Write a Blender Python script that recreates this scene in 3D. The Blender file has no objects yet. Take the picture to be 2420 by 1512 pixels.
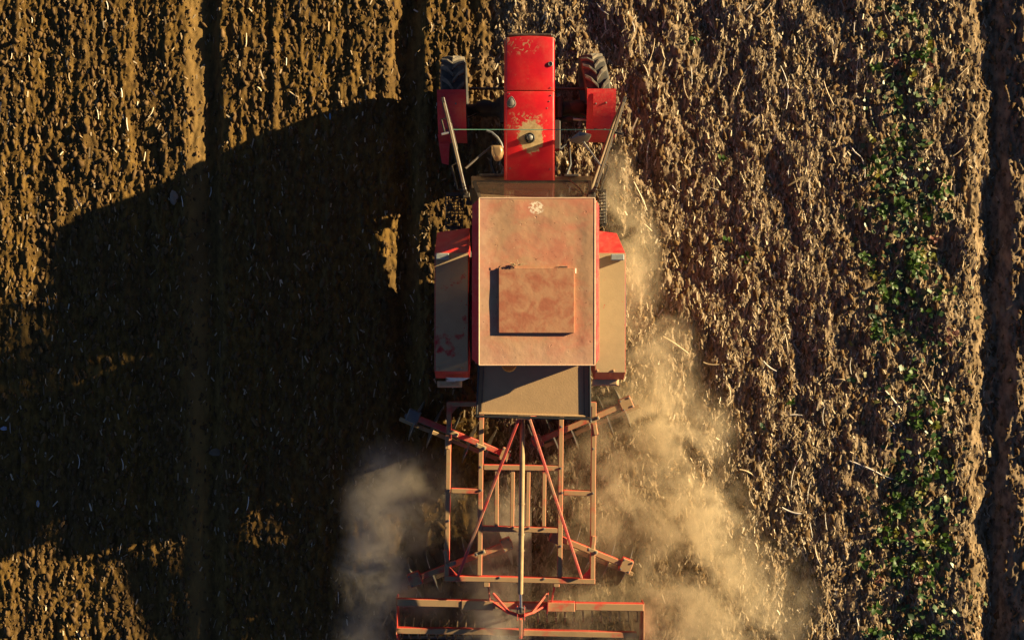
import bpy, bmesh, math, random
import numpy as np
from mathutils import Vector, Matrix

random.seed(11)
rng = np.random.default_rng(11)
scene = bpy.context.scene
col = scene.collection
R = math.radians

# ------------------------------------------------------------------ camera, sky, sun, exposure
CAM_H = 14.0
GROUND_SCALE = 190.0                      # survey units per metre on the ground
cam_d = bpy.data.cameras.new('camera')
cam_d.sensor_width = 36.0
cam_d.lens = 36.0 * CAM_H / (2420.0 / GROUND_SCALE)
cam_d.clip_start = 0.1
cam_d.clip_end = 2000.0
cam = bpy.data.objects.new('camera', cam_d)
cam.location = (0, 0, CAM_H)
cam.rotation_euler = (0, 0, 0)
col.objects.link(cam)
scene.camera = cam

SUN_EL = R(12.5)
SUN_AZ = R(70.2)                          # clockwise from +Y
world = bpy.data.worlds.new('World')
scene.world = world
world.use_nodes = True
wn = world.node_tree
wn.nodes.clear()
sky = wn.nodes.new('ShaderNodeTexSky')
sky.sky_type = 'NISHITA'
sky.sun_disc = False
sky.sun_elevation = SUN_EL
sky.sun_rotation = SUN_AZ
sky.altitude = 2500
sky.air_density = 0.3
sky.dust_density = 0.4
bg = wn.nodes.new('ShaderNodeBackground')
bg.inputs['Strength'].default_value = 0.05
wo = wn.nodes.new('ShaderNodeOutputWorld')
wn.links.new(sky.outputs[0], bg.inputs['Color'])
wn.links.new(bg.outputs[0], wo.inputs['Surface'])

sun_d = bpy.data.lights.new('sun', 'SUN')
sun_d.energy = 5.0
sun_d.angle = R(0.5)
sun_d.color = (1.0, 0.785, 0.43)
sun = bpy.data.objects.new('sun', sun_d)
to_sun = Vector((math.sin(SUN_AZ) * math.cos(SUN_EL), math.cos(SUN_AZ) * math.cos(SUN_EL), math.sin(SUN_EL)))
sun.rotation_euler = to_sun.to_track_quat('Z', 'Y').to_euler()
sun.location = to_sun * 40
col.objects.link(sun)

vs = scene.view_settings
vs.view_transform = 'Standard'
vs.look = 'None'
vs.exposure = 1.78
vs.gamma = 1.0
vs.use_curve_mapping = False
scene.render.engine = 'CYCLES'
scene.cycles.use_denoising = True
scene.cycles.max_bounces = 8
scene.cycles.diffuse_bounces = 2
scene.cycles.glossy_bounces = 3
scene.cycles.transparent_max_bounces = 16
scene.cycles.volume_bounces = 2
scene.cycles.volume_step_rate = 1.0
scene.cycles.volume_max_steps = 256


def SC(z):
    return GROUND_SCALE * CAM_H / (CAM_H - z)


def P(px, py, z):
    """surveyed plan position (2420 x 1512 units) at height z -> metres"""
    s = SC(z)
    return Vector(((px - 1210.0) / s, (756.0 - py) / s, z))


# ------------------------------------------------------------------ material helpers
def new_mat(name):
    m = bpy.data.materials.new(name)
    m.use_nodes = True
    nt = m.node_tree
    nt.nodes.clear()
    out = nt.nodes.new('ShaderNodeOutputMaterial')
    return m, nt, out


def N(nt, t, **kw):
    n = nt.nodes.new(t)
    for k, v in kw.items():
        if k.startswith('i_'):
            n.inputs[k[2:].replace('_', ' ')].default_value = v
        else:
            setattr(n, k, v)
    return n


def noise(nt, scale, detail=4, rough=0.55, coord=None, dist=0.0, stretch=None):
    t = N(nt, 'ShaderNodeTexNoise')
    t.inputs['Scale'].default_value = scale
    t.inputs['Detail'].default_value = detail
    t.inputs['Roughness'].default_value = rough
    t.inputs['Distortion'].default_value = dist
    if coord is None:
        coord = N(nt, 'ShaderNodeTexCoord').outputs['Object']
    if stretch:
        mp = N(nt, 'ShaderNodeMapping')
        mp.inputs['Scale'].default_value = stretch
        nt.links.new(coord, mp.inputs['Vector'])
        coord = mp.outputs[0]
    nt.links.new(coord, t.inputs['Vector'])
    return t.outputs['Fac']


def mrange(nt, val, a, b, c=0.0, d=1.0, smooth=True):
    m = N(nt, 'ShaderNodeMapRange')
    m.interpolation_type = 'SMOOTHSTEP' if smooth else 'LINEAR'
    m.clamp = True
    m.inputs['From Min'].default_value = a
    m.inputs['From Max'].default_value = b
    m.inputs['To Min'].default_value = c
    m.inputs['To Max'].default_value = d
    nt.links.new(val, m.inputs['Value'])
    return m.outputs['Result']


def math_(nt, op, a, b=None, clamp=False):
    m = N(nt, 'ShaderNodeMath', operation=op)
    m.use_clamp = clamp
    for i, v in enumerate((a, b)):
        if v is None:
            continue
        if isinstance(v, (int, float)):
            m.inputs[i].default_value = v
        else:
            nt.links.new(v, m.inputs[i])
    return m.outputs[0]


def mix(nt, fac, a, b):
    m = N(nt, 'ShaderNodeMix', data_type='RGBA')
    for sock, v in ((m.inputs['Factor'], fac), (m.inputs['A'], a), (m.inputs['B'], b)):
        if isinstance(v, (int, float)):
            sock.default_value = v
        elif isinstance(v, tuple):
            sock.default_value = (*v, 1.0)
        else:
            nt.links.new(v, sock)
    return m.outputs['Result']


def bsdf(nt, out, color, rough=0.8, metal=0.0, bump=None, bump_d=0.002, spec=0.5):
    b = N(nt, 'ShaderNodeBsdfPrincipled')
    for k, v in (('Base Color', color), ('Roughness', rough), ('Metallic', metal), ('Specular IOR Level', spec)):
        if isinstance(v, tuple):
            b.inputs[k].default_value = (*v, 1.0)
        elif isinstance(v, (int, float)):
            b.inputs[k].default_value = v
        else:
            nt.links.new(v, b.inputs[k])
    if bump is not None:
        bp = N(nt, 'ShaderNodeBump')
        bp.inputs['Strength'].default_value = 1.0
        bp.inputs['Distance'].default_value = bump_d
        nt.links.new(bump, bp.inputs['Height'])
        nt.links.new(bp.outputs[0], b.inputs['Normal'])
    nt.links.new(b.outputs[0], out.inputs['Surface'])
    return b


def near(nt, centre, radius, soft, wob=0.0, wscale=20, scale=(1, 1, 1)):
    """1 inside a blob round a point of the thing (object space), ragged edge"""
    tc = N(nt, 'ShaderNodeTexCoord').outputs['Object']
    v = N(nt, 'ShaderNodeVectorMath', operation='SUBTRACT')
    nt.links.new(tc, v.inputs[0])
    v.inputs[1].default_value = centre
    sc = N(nt, 'ShaderNodeVectorMath', operation='MULTIPLY')
    nt.links.new(v.outputs[0], sc.inputs[0])
    sc.inputs[1].default_value = scale
    ln = N(nt, 'ShaderNodeVectorMath', operation='LENGTH')
    nt.links.new(sc.outputs[0], ln.inputs[0])
    d = ln.outputs['Value']
    if wob:
        d = math_(nt, 'ADD', d, math_(nt, 'MULTIPLY', math_(nt, 'SUBTRACT', noise(nt, wscale, 5, 0.65), 0.5), wob))
    return mrange(nt, d, radius + soft, radius - soft)


DUST = (0.46, 0.29, 0.15)
RED = (0.48, 0.008, 0.012)


def dusty(name, base, dust=DUST, amount=1.0, lo=0.3, hi=0.9, patch=(0.25, 0.5), scale=5.0, rough=0.4, spots=0.0, metal=0.0,
          bump_d=0.0015, bare=None):
    """paint under field dust that settles on upward faces"""
    m, nt, out = new_mat(name)
    g = N(nt, 'ShaderNodeNewGeometry')
    sp = N(nt, 'ShaderNodeSeparateXYZ')
    nt.links.new(g.outputs['Normal'], sp.inputs[0])
    up = mrange(nt, sp.outputs['Z'], lo, hi)
    n1 = noise(nt, scale, 6, 0.65)
    f = math_(nt, 'MULTIPLY', up, mrange(nt, n1, patch[0], patch[1]))
    f = math_(nt, 'MULTIPLY', f, amount, True)
    film = mrange(nt, noise(nt, scale * 3.1, 5, 0.7), 0.35, 0.75, 0.04, 0.22)
    f = math_(nt, 'MAXIMUM', f, film)
    if spots:
        sn = mrange(nt, noise(nt, 22, 3, 0.5), 0.70, 0.74)
        f = math_(nt, 'MULTIPLY', f, math_(nt, 'SUBTRACT', 1.0, math_(nt, 'MULTIPLY', sn, spots)))
    dn = mix(nt, noise(nt, 9, 5, 0.6), tuple(c * 0.82 for c in dust), tuple(min(1, c * 1.15) for c in dust))
    c = mix(nt, f, base, dn)
    r = mrange(nt, f, 0, 0.6, rough, 0.9)
    bn = noise(nt, 60, 5, 0.65)
    bsdf(nt, out, c, r, metal, bn, bump_d)
    return m


def plain(name, color, rough=0.6, metal=0.0, var=0.25, scale=20, bump_d=0.001):
    m, nt, out = new_mat(name)
    c = mix(nt, noise(nt, scale, 5, 0.6), tuple(x * (1 - var) for x in color), tuple(min(1, x * (1 + var)) for x in color))
    bsdf(nt, out, c, rough, metal, noise(nt, scale * 3, 4), bump_d)
    return m


# ------------------------------------------------------------------ mesh helpers
ORIGIN = {}


def link(o, parent=None):
    col.objects.link(o)
    if parent is not None:
        o.parent = parent
    return o


def tag(o, label=None, cat=None, group=None, kind=None):
    for k, v in (('label', label), ('category', cat), ('group', group), ('kind', kind)):
        if v:
            o[k] = v
    return o


def thing(name, label, cat, loc, group=None):
    o = bpy.data.objects.new(name, None)
    o.empty_display_size = 0.2
    o.location = loc
    ORIGIN[o.name] = Vector(loc)
    link(o)
    return tag(o, label, cat, group)


class MB:
    def __init__(self):
        self.v, self.f = [], []

    def add(self, vs_, fs_):
        b = len(self.v)
        self.v += [Vector(x) for x in vs_]
        self.f += [tuple(b + i for i in q) for q in fs_]
        return self

    def box(self, c, s, rot=None):
        c = Vector(c)
        vs_ = [Vector((x * s[0] / 2, y * s[1] / 2, z * s[2] / 2)) for x in (-1, 1) for y in (-1, 1) for z in (-1, 1)]
        if rot is not None:
            vs_ = [rot @ q for q in vs_]
        return self.add([c + q for q in vs_], [(0, 1, 3, 2), (4, 6, 7, 5), (0, 4, 5, 1), (2, 3, 7, 6), (0, 2, 6, 4), (1, 5, 7, 3)])

    def bar(self, a, b, w, h, up=(0, 0, 1), ext=0.0):
        """rectangular bar from a to b, w across, h along up"""
        a, b, up = Vector(a), Vector(b), Vector(up)
        d = (b - a).normalized()
        a, b = a - d * ext, b + d * ext
        x = d.cross(up)
        if x.length < 1e-4:
            x = d.cross(Vector((1, 0, 0)))
        x.normalize()
        u = x.cross(d).normalized()
        vs_ = []
        for p in (a, b):
            for sx, su in ((-1, -1), (1, -1), (1, 1), (-1, 1)):
                vs_.append(p + x * sx * w / 2 + u * su * h / 2)
        return self.add(vs_, [(0, 1, 2, 3), (7, 6, 5, 4), (0, 4, 5, 1), (1, 5, 6, 2), (2, 6, 7, 3), (3, 7, 4, 0)])

    def tube(self, pts, r, n=8, caps=True):
        pts = [Vector(p) for p in pts]
        rs = r if isinstance(r, (list, tuple)) else [r] * len(pts)
        rings = []
        ref = Vector((0.123, 0.31, 0.94))
        for i, p in enumerate(pts):
            d = (pts[min(i + 1, len(pts) - 1)] - pts[max(i - 1, 0)]).normalized()
            x = d.cross(ref)
            if x.length < 1e-3:
                x = d.cross(Vector((1, 0, 0)))
            x.normalize()
            y = d.cross(x)
            rings.append([p + (x * math.cos(2 * math.pi * k / n) + y * math.sin(2 * math.pi * k / n)) * rs[i] for k in range(n)])
        vs_ = [q for ring in rings for q in ring]
        fs_ = []
        for i in range(len(pts) - 1):
            for k in range(n):
                fs_.append((i * n + k, i * n + (k + 1) % n, (i + 1) * n + (k + 1) % n, (i + 1) * n + k))
        if caps:
            fs_.append(tuple(range(n - 1, -1, -1)))
            fs_.append(tuple(range((len(pts) - 1) * n, len(pts) * n)))
        return self.add(vs_, fs_)

    def lathe(self, prof, c, axis, n=24, closed=False):
        """profile [(along, radius)] round axis through c"""
        c, axis = Vector(c), Vector(axis).normalized()
        x = axis.cross(Vector((0, 0, 1)))
        if x.length < 1e-3:
            x = Vector((1, 0, 0))
        x.normalize()
        y = axis.cross(x)
        vs_, fs_ = [], []
        m = len(prof)
        for k in range(n):
            a = 2 * math.pi * k / n
            d = x * math.cos(a) + y * math.sin(a)
            vs_ += [c + axis * t + d * max(r, 1e-4) for t, r in prof]
        for k in range(n):
            for i in range(m if closed else m - 1):
                j = (i + 1) % m
                fs_.append((k * m + i, k * m + j, ((k + 1) % n) * m + j, ((k + 1) % n) * m + i))
        return self.add(vs_, fs_)

    def prism(self, poly, thick):
        """planar 3-D polygon given thickness along its normal (downwards/back)"""
        p = [Vector(q) for q in poly]
        nrm = Vector((0, 0, 0))
        for i in range(len(p)):
            nrm += (p[i] - p[0]).cross(p[(i + 1) % len(p)] - p[0])
        nrm.normalize()
        n = len(p)
        vs_ = p + [q - nrm * thick for q in p]
        fs_ = [tuple(range(n)), tuple(range(2 * n - 1, n - 1, -1))]
        fs_ += [(i, n + i, n + (i + 1) % n, (i + 1) % n) for i in range(n)]
        return self.add(vs_, fs_)

    def hull(self, pts):
        bm = bmesh.new()
        for p in pts:
            bm.verts.new(p)
        bmesh.ops.convex_hull(bm, input=bm.verts)
        bmesh.ops.dissolve_limit(bm, angle_limit=0.01, verts=bm.verts, edges=bm.edges)
        bm.verts.index_update()
        bm.verts.ensure_lookup_table()
        self.add([v.co.copy() for v in bm.verts], [tuple(v.index for v in f.verts) for f in bm.faces])
        bm.free()
        return self

    def build(self, name, mat, parent=None, bevel=0.0, smooth=False, label=None, seg=1, subdiv=0, jitter=0.0):
        org = Vector((0, 0, 0))
        if parent is not None:
            org = ORIGIN[parent.name]
        bm = bmesh.new()
        bv = [bm.verts.new(q - org) for q in self.v]
        for f in self.f:
            try:
                bm.faces.new([bv[i] for i in f])
            except ValueError:
                pass
        bmesh.ops.recalc_face_normals(bm, faces=bm.faces)
        if subdiv:
            bmesh.ops.subdivide_edges(bm, edges=bm.edges, cuts=subdiv, use_grid_fill=True)
        if bevel:
            es = [e for e in bm.edges if len(e.link_faces) == 2 and e.calc_face_angle(0) > 0.5]
            if es:
                bmesh.ops.bevel(bm, geom=es, offset=bevel, segments=seg, profile=0.6, affect='EDGES', clamp_overlap=True)
        if smooth:
            for f in bm.faces:
                f.smooth = True
            for e in bm.edges:
                if len(e.link_faces) == 2 and e.calc_face_angle(0) > 0.7:
                    e.smooth = False
        me = bpy.data.meshes.new(name)
        bm.to_mesh(me)
        bm.free()
        me.materials.append(mat)
        o = bpy.data.objects.new(name, me)
        link(o, parent)
        ORIGIN[o.name] = org
        if label:
            o['label'] = label
        return o


def raw_mesh(name, v, f_flat, sizes, mat, smooth=False, attrs=None):
    """fast mesh from numpy arrays"""
    me = bpy.data.meshes.new(name)
    me.vertices.add(len(v))
    me.vertices.foreach_set('co', np.ascontiguousarray(v, dtype=np.float32).ravel())
    me.loops.add(len(f_flat))
    me.loops.foreach_set('vertex_index', np.ascontiguousarray(f_flat, dtype=np.int32))
    me.polygons.add(len(sizes))
    starts = np.concatenate(([0], np.cumsum(sizes)[:-1])).astype(np.int32)
    me.polygons.foreach_set('loop_start', starts)
    me.update(calc_edges=True)
    if smooth:
        me.polygons.foreach_set('use_smooth', np.ones(len(sizes), dtype=bool))
    for k, a in (attrs or {}).items():
        at = me.attributes.new(k, 'FLOAT', 'POINT')
        at.data.foreach_set('value', np.ascontiguousarray(a, dtype=np.float32))
    me.materials.append(mat)
    o = bpy.data.objects.new(name, me)
    col.objects.link(o)
    return o


# ------------------------------------------------------------------ the field: one worked sheet to the horizon
GX, GY, STEP = 7.6, 5.1, 0.015
cx = np.arange(-GX, GX + STEP / 2, STEP)
cy = np.arange(-GY, GY + STEP / 2, STEP)


def fnoise(lx, ly, shape=(len(cy), len(cx)), seed=0, power=1.0):
    """band-limited noise, unit variance, feature sizes lx, ly (metres)"""
    g = np.random.default_rng(seed).standard_normal(shape)
    ky = np.fft.fftfreq(shape[0], STEP)[:, None]
    kx = np.fft.rfftfreq(shape[1], STEP)[None, :]
    q = (kx * lx) ** 2 + (ky * ly) ** 2
    flt = np.exp(-q * 2.2) * np.sqrt(q + 0.02) ** power
    r = np.fft.irfft2(np.fft.rfft2(g) * flt, s=shape)
    return (r - r.mean()) / r.std()


def sstep(x, a, b):
    t = np.clip((x - a) / (b - a), 0, 1)
    return t * t * (3 - 2 * t)


def furrow(px, bottom, top, left, depth):
    """V furrow: steep right bank from bottom to top, long lit left bank down from left"""
    return -depth * np.where(px > bottom, 1 - sstep(px, bottom, top), sstep(px, left, bottom))


Xg, Yg = np.meshgrid(cx, cy)
PXg = Xg * GROUND_SCALE + 1210
wob = 3.2 * fnoise(0.8, 1.3, seed=1) + 2.6 * fnoise(0.15, 0.3, seed=2)


def profile(px):
    h = furrow(px, 500, 530, 438, 0.080)
    h = h + furrow(px, 962, 1004, 912, 0.115)
    h = h + furrow(px, 2352, 2396, 2286, 0.118)
    h = h + furrow(px, 330, 420, 290, 0.030)
    h = h + furrow(px, 85, 170, 60, 0.014)
    h = h + furrow(px, 1630, 1690, 1560, 0.014)
    return h


right = sstep(PXg + 6 * wob, 1090, 1260)              # unworked, residue-covered ground
H = profile(PXg + wob)
calm = 1 - 0.50 * np.exp(-((PXg + wob - 468) / 24.0) ** 2) - 0.40 * np.exp(-((PXg + wob - 2312) / 20.0) ** 2)
calm *= 1 - 0.75 * np.exp(-((PXg + wob - 516) / 18.0) ** 2) - 0.8 * np.exp(-((PXg + wob - 2376) / 22.0) ** 2) * 0.6 - 0.75 * np.exp(-((PXg + wob - 985) / 24.0) ** 2)
fine = 0.0022 * fnoise(0.016, 0.03, seed=13) + 0.0050 * fnoise(0.038, 0.10, seed=3) + 0.0058 * fnoise(0.075, 0.19, seed=4)
mid = 0.0070 * fnoise(0.22, 0.45, seed=5)
ridge = 0.0062 * fnoise(0.11, 2.6, seed=6)
big = 0.026 * fnoise(0.42, 0.62, seed=7)
clump = np.maximum(fnoise(0.11, 0.19, seed=8), 0) * 0.0130
Hl = (fine + mid + ridge) * calm * 0.86
Hr = (fine * 1.1 + clump * calm + big * 0.85 + mid * 0.9 + ridge * 0.5) * np.clip(calm, 0.3, 1)
H = H + Hl * (1 - right) + Hr * right
core_mask = sstep(GX - np.abs(Xg), 0, 0.35) * sstep(GY - np.abs(Yg), 0, 0.35)


def hgt(x, y):
    fx = np.clip((np.asarray(x) + GX) / STEP, 0, len(cx) - 2)
    fy = np.clip((np.asarray(y) + GY) / STEP, 0, len(cy) - 2)
    i, j = fx.astype(int), fy.astype(int)
    u, v = fx - i, fy - j
    return (H[j, i] * (1 - u) * (1 - v) + H[j, i + 1] * u * (1 - v) + H[j + 1, i] * (1 - u) * v + H[j + 1, i + 1] * u * v)


outer = np.cumsum(0.02 * 1.24 ** np.arange(38))
ax = np.concatenate((-(GX + outer)[::-1], cx, GX + outer))
ay = np.concatenate((-(GY + outer)[::-1], cy, GY + outer))
AX, AY = np.meshgrid(ax, ay)
AH = profile(AX * GROUND_SCALE + 1210)
no = len(outer)
sl = (slice(no, no + len(cy)), slice(no, no + len(cx)))
AH[sl] = AH[sl] * (1 - core_mask) + H * core_mask
LIT_BANK = np.exp(-((AX * GROUND_SCALE + 1210 - 465) / 26.0) ** 2) + 0.35 * np.exp(-((AX * GROUND_SCALE + 1210 - 2312) / 26.0) ** 2)  # mask of the sun-facing furrow banks, whose brightness is painted in
AR = sstep(AX * GROUND_SCALE + 1210, 1090, 1260)
AR[sl] = right
FAR = np.ones_like(AR)
FAR[sl] = 1 - core_mask
nx, ny = len(ax), len(ay)
idx = np.arange(nx * ny).reshape(ny, nx)
quads = np.stack((idx[:-1, :-1], idx[:-1, 1:], idx[1:, 1:], idx[1:, :-1]), -1).reshape(-1, 4)

soil, nt, out = new_mat('soil')
tc = N(nt, 'ShaderNodeTexCoord').outputs['Object']
at = N(nt, 'ShaderNodeAttribute', attribute_name='residue')
n1 = noise(nt, 14, 6, 0.65, tc, stretch=(1, 0.5, 1))
n2 = noise(nt, 60, 4, 0.6, tc, stretch=(1, 0.45, 1))
n3 = noise(nt, 1.6, 4, 0.6, tc, stretch=(1, 0.35, 1))
lft = mix(nt, mrange(nt, n1, 0.3, 0.7), (0.072, 0.039, 0.010), (0.190, 0.109, 0.027))
rgt = mix(nt, mrange(nt, n1, 0.32, 0.68), (0.100, 0.068, 0.042), (0.320, 0.228, 0.142))
c = mix(nt, at.outputs['Fac'], lft, rgt)
c = mix(nt, mrange(nt, n2, 0.58, 0.75, 0, 0.55), c, (0.26, 0.175, 0.07))
at2 = N(nt, 'ShaderNodeAttribute', attribute_name='dry')  # carries the painted bank brightness, no drier soil
c = mix(nt, math_(nt, 'MULTIPLY', at2.outputs['Fac'], 0.60), c, (0.26, 0.160, 0.055))  # sunlit look of the banks put into the soil colour
c = mix(nt, math_(nt, 'MULTIPLY', mrange(nt, n3, 0.35, 0.7, 0.0, 0.45), math_(nt, 'SUBTRACT', 1.0, math_(nt, 'MULTIPLY', at.outputs['Fac'], 0.45))), c, (0.055, 0.036, 0.020))
at3 = N(nt, 'ShaderNodeAttribute', attribute_name='far')
far_b = math_(nt, 'MULTIPLY', math_(nt, 'MULTIPLY', noise(nt, 11, 5, 0.65, tc, stretch=(1, 0.45, 1)), 9.0), at3.outputs['Fac'])
bsdf(nt, out, c, 0.95, 0, math_(nt, 'ADD', far_b, noise(nt, 140, 4, 0.7, tc, stretch=(1, 0.5, 1))), 0.006, spec=0.15)
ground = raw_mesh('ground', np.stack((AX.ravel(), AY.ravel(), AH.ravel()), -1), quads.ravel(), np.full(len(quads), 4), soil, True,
                  {'residue': AR.ravel(), 'dry': LIT_BANK.ravel(), 'far': FAR.ravel()})
tag(ground, 'dark brown harrowed soil with long straight furrows and pale residue on the right', None, None, 'structure')

# ------------------------------------------------------------------ clods and chopped residue (uncountable: stuff)
ico_bm = bmesh.new()
bmesh.ops.create_icosphere(ico_bm, subdivisions=1, radius=1.0)
ico_v = np.array([v.co[:] for v in ico_bm.verts])
ico_f = np.array([[v.index for v in f.verts] for f in ico_bm.faces])
ico_bm.free()


def scatter_blobs(name, xs, ys, sx, sy, sz, mat, tint):
    n = len(xs)
    base = ico_v[None] * (1 + 0.36 * rng.standard_normal((n, len(ico_v), 1)))
    v = base * np.stack((sx, sy, sz), -1)[:, None, :]
    a = rng.normal(0, 0.35, n)
    ca, sa = np.cos(a)[:, None], np.sin(a)[:, None]
    x = v[:, :, 0] * ca - v[:, :, 1] * sa + xs[:, None]
    y = v[:, :, 0] * sa + v[:, :, 1] * ca + ys[:, None]
    z = v[:, :, 2] + (hgt(xs, ys) + sz * 0.25)[:, None]
    vv = np.stack((x, y, z), -1).reshape(-1, 3)
    ff = (ico_f[None] + (np.arange(n) * len(ico_v))[:, None, None]).reshape(-1)
    return raw_mesh(name, vv, ff, np.full(n * len(ico_f), 3), mat, False, {'tint': np.repeat(tint, len(ico_v))})


clod_m, nt, out = new_mat('clod_soil')
at = N(nt, 'ShaderNodeAttribute', attribute_name='tint')
rp = N(nt, 'ShaderNodeValToRGB')
rp.color_ramp.elements[0].color = (0.064, 0.034, 0.011, 1)
rp.color_ramp.elements[1].color = (0.27, 0.16, 0.066, 1)
nt.links.new(at.outputs['Fac'], rp.inputs[0])
c = mix(nt, noise(nt, 70, 4, 0.6), rp.outputs[0], (0.09, 0.056, 0.028))
bsdf(nt, out, c, 0.95, 0, noise(nt, 160, 3, 0.6), 0.003, spec=0.15)
NCL = 46000
xs = rng.uniform(-7.5, 7.5, NCL)
ys = rng.uniform(-5.0, 5.0, NCL)
keep = calm[((ys + GY) / STEP).astype(int), ((xs + GX) / STEP).astype(int)] > rng.uniform(0.25, 0.95, NCL)
xs, ys = xs[keep], ys[keep]
sz = np.exp(rng.normal(math.log(0.0105), 0.5, len(xs)))
sz = np.clip(sz, 0.005, 0.030)
clods = scatter_blobs('soil_clods', xs, ys, sz, sz * rng.uniform(1.2, 2.4, len(xs)), sz * 0.75, clod_m,
                      np.clip(rng.normal(0.3, 0.2, len(xs)) + 0.2 * (xs > -0.1), 0, 1))
tag(clods, 'loose crumbly clods of brown soil strewn over the whole field', None, None, 'stuff')


def scatter_flakes(name, xs, ys, ln, wd, ang, mat, tint, lift=0.008, tilt=0.5):
    """thin curled pieces: two-quad strips with thickness from a folded third row"""
    n = len(xs)
    t = np.array([-0.5, 0.0, 0.5])
    curl = rng.uniform(-0.25, 0.35, n)
    pitch = rng.normal(0, tilt, n) * 0.5
    roll = rng.normal(0, tilt, n)
    V = np.zeros((n, 6, 3))
    for i, tt in enumerate(t):
        for k, s in enumerate((-0.5, 0.5)):
            lx = s * wd * np.cos(roll)
            ly = tt * ln
            lz = (0.25 - tt * tt) * ln * curl + s * wd * np.sin(roll) + tt * ln * np.sin(pitch) * 0.6
            V[:, i * 2 + k, 0] = lx * np.cos(ang) - ly * np.sin(ang) + xs
            V[:, i * 2 + k, 1] = lx * np.sin(ang) + ly * np.cos(ang) + ys
            V[:, i * 2 + k, 2] = lz + hgt(xs, ys) + lift
    q = np.array([[0, 1, 3, 2], [2, 3, 5, 4]])
    ff = (q[None] + (np.arange(n) * 6)[:, None, None]).reshape(-1)
    return raw_mesh(name, V.reshape(-1, 3), ff, np.full(n * 2, 4), mat, True, {'tint': np.repeat(tint, 6)})


litter_m, nt, out = new_mat('dry_litter')
at = N(nt, 'ShaderNodeAttribute', attribute_name='tint')
rp = N(nt, 'ShaderNodeValToRGB')
e = rp.color_ramp.elements
e[0].color = (0.10, 0.066, 0.034, 1)
e[1].color = (0.58, 0.48, 0.35, 1)
k = e.new(0.55)
k.color = (0.33, 0.235, 0.135, 1)
nt.links.new(at.outputs['Fac'], rp.inputs[0])
bsdf(nt, out, rp.outputs[0], 0.8, spec=0.3)
NL = 112000
u = rng.uniform(0, 1, NL)
xs = np.where(u < 0.86, rng.uniform(-0.2, 6.0, NL), rng.uniform(-7.5, 7.5, NL))
ys = rng.uniform(-5.0, 5.0, NL)
pxs = xs * GROUND_SCALE + 1210
wgt = np.interp(pxs, [0, 1180, 1230, 1420, 1500, 1640, 1700, 1930, 1990, 2090, 2110, 2270, 2290, 2420], [.5, .5, 1, 1, .5, .45, 1, 1, .5, .45, .6, .5, .25, .15])
ok = rng.uniform(0, 1, NL) < wgt
xs, ys = xs[ok], ys[ok]
n = len(xs)
ln = np.exp(rng.normal(math.log(0.044), 0.45, n))
litter = scatter_flakes('plant_litter', xs, ys, ln, np.minimum(ln * rng.uniform(0.08, 0.36, n), 0.018), rng.normal(0, 0.40, n), litter_m,
                        np.clip(rng.normal(0.47, 0.24, n), 0, 1))
tag(litter, 'chopped dry leaf and stem litter scattered over the unworked ground', None, None, 'stuff')

# ------------------------------------------------------------------ tractor materials
M = {}
m, nt, out = new_mat('hood_red')
tcx = N(nt, 'ShaderNodeTexCoord').outputs['Object']
TR = Vector((0.225, 0.0, 0.0))            # tractor base
HZ = 1.35
ring = P(1252, 326, HZ) - TR
smear = P(1242, 290, HZ) - TR
nose = P(1225, 103, HZ) - TR
d1 = near(nt, ring + Vector((0.012, 0.012, 0)), 0.145, 0.012, 0.16, 22, (1.05, 0.80, 0.2))
d2 = math_(nt, 'MULTIPLY', near(nt, smear, 0.17, 0.04, 0.25, 14, (0.8, 1.6, 0.2)), mrange(nt, noise(nt, 17, 4, 0.6, dist=1.2), 0.52, 0.58))
d3 = math_(nt, 'MULTIPLY', near(nt, nose, 0.17, 0.06, 0.2, 14, (0.8, 1.4, 0.2)), mrange(nt, noise(nt, 13, 4, 0.6, dist=1.5), 0.55, 0.60))
d4 = math_(nt, 'MULTIPLY', mrange(nt, noise(nt, 34, 3, 0.5), 0.68, 0.71), mrange(nt, noise(nt, 3.0, 3, 0.5), 0.5, 0.62))
d5 = mrange(nt, noise(nt, 4.5, 6, 0.7), 0.4, 0.8, 0.0, 0.13)
dd = math_(nt, 'MAXIMUM', math_(nt, 'MAXIMUM', d1, math_(nt, 'MULTIPLY', d2, 0.8)), math_(nt, 'MAXIMUM', math_(nt, 'MULTIPLY', d3, 0.7), math_(nt, 'MAXIMUM', math_(nt, 'MULTIPLY', d4, 0.7), d5)))
g = N(nt, 'ShaderNodeNewGeometry')
edge = mrange(nt, g.outputs['Pointiness'], 0.53, 0.60, 0, 0.6)
dd = math_(nt, 'MAXIMUM', dd, edge)
cc = mix(nt, mrange(nt, noise(nt, 2.5, 4), 0.3, 0.7), (0.44, 0.005, 0.014), (0.56, 0.009, 0.014))
cc = mix(nt, dd, cc, mix(nt, mrange(nt, noise(nt, 12, 5, 0.65), 0.35, 0.65), (0.27, 0.175, 0.075), (0.42, 0.30, 0.15)))
bsdf(nt, out, cc, mrange(nt, dd, 0, 0.5, 0.36, 0.85), 0, noise(nt, 9, 3, 0.5), 0.002)
M['hood'] = m

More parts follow.
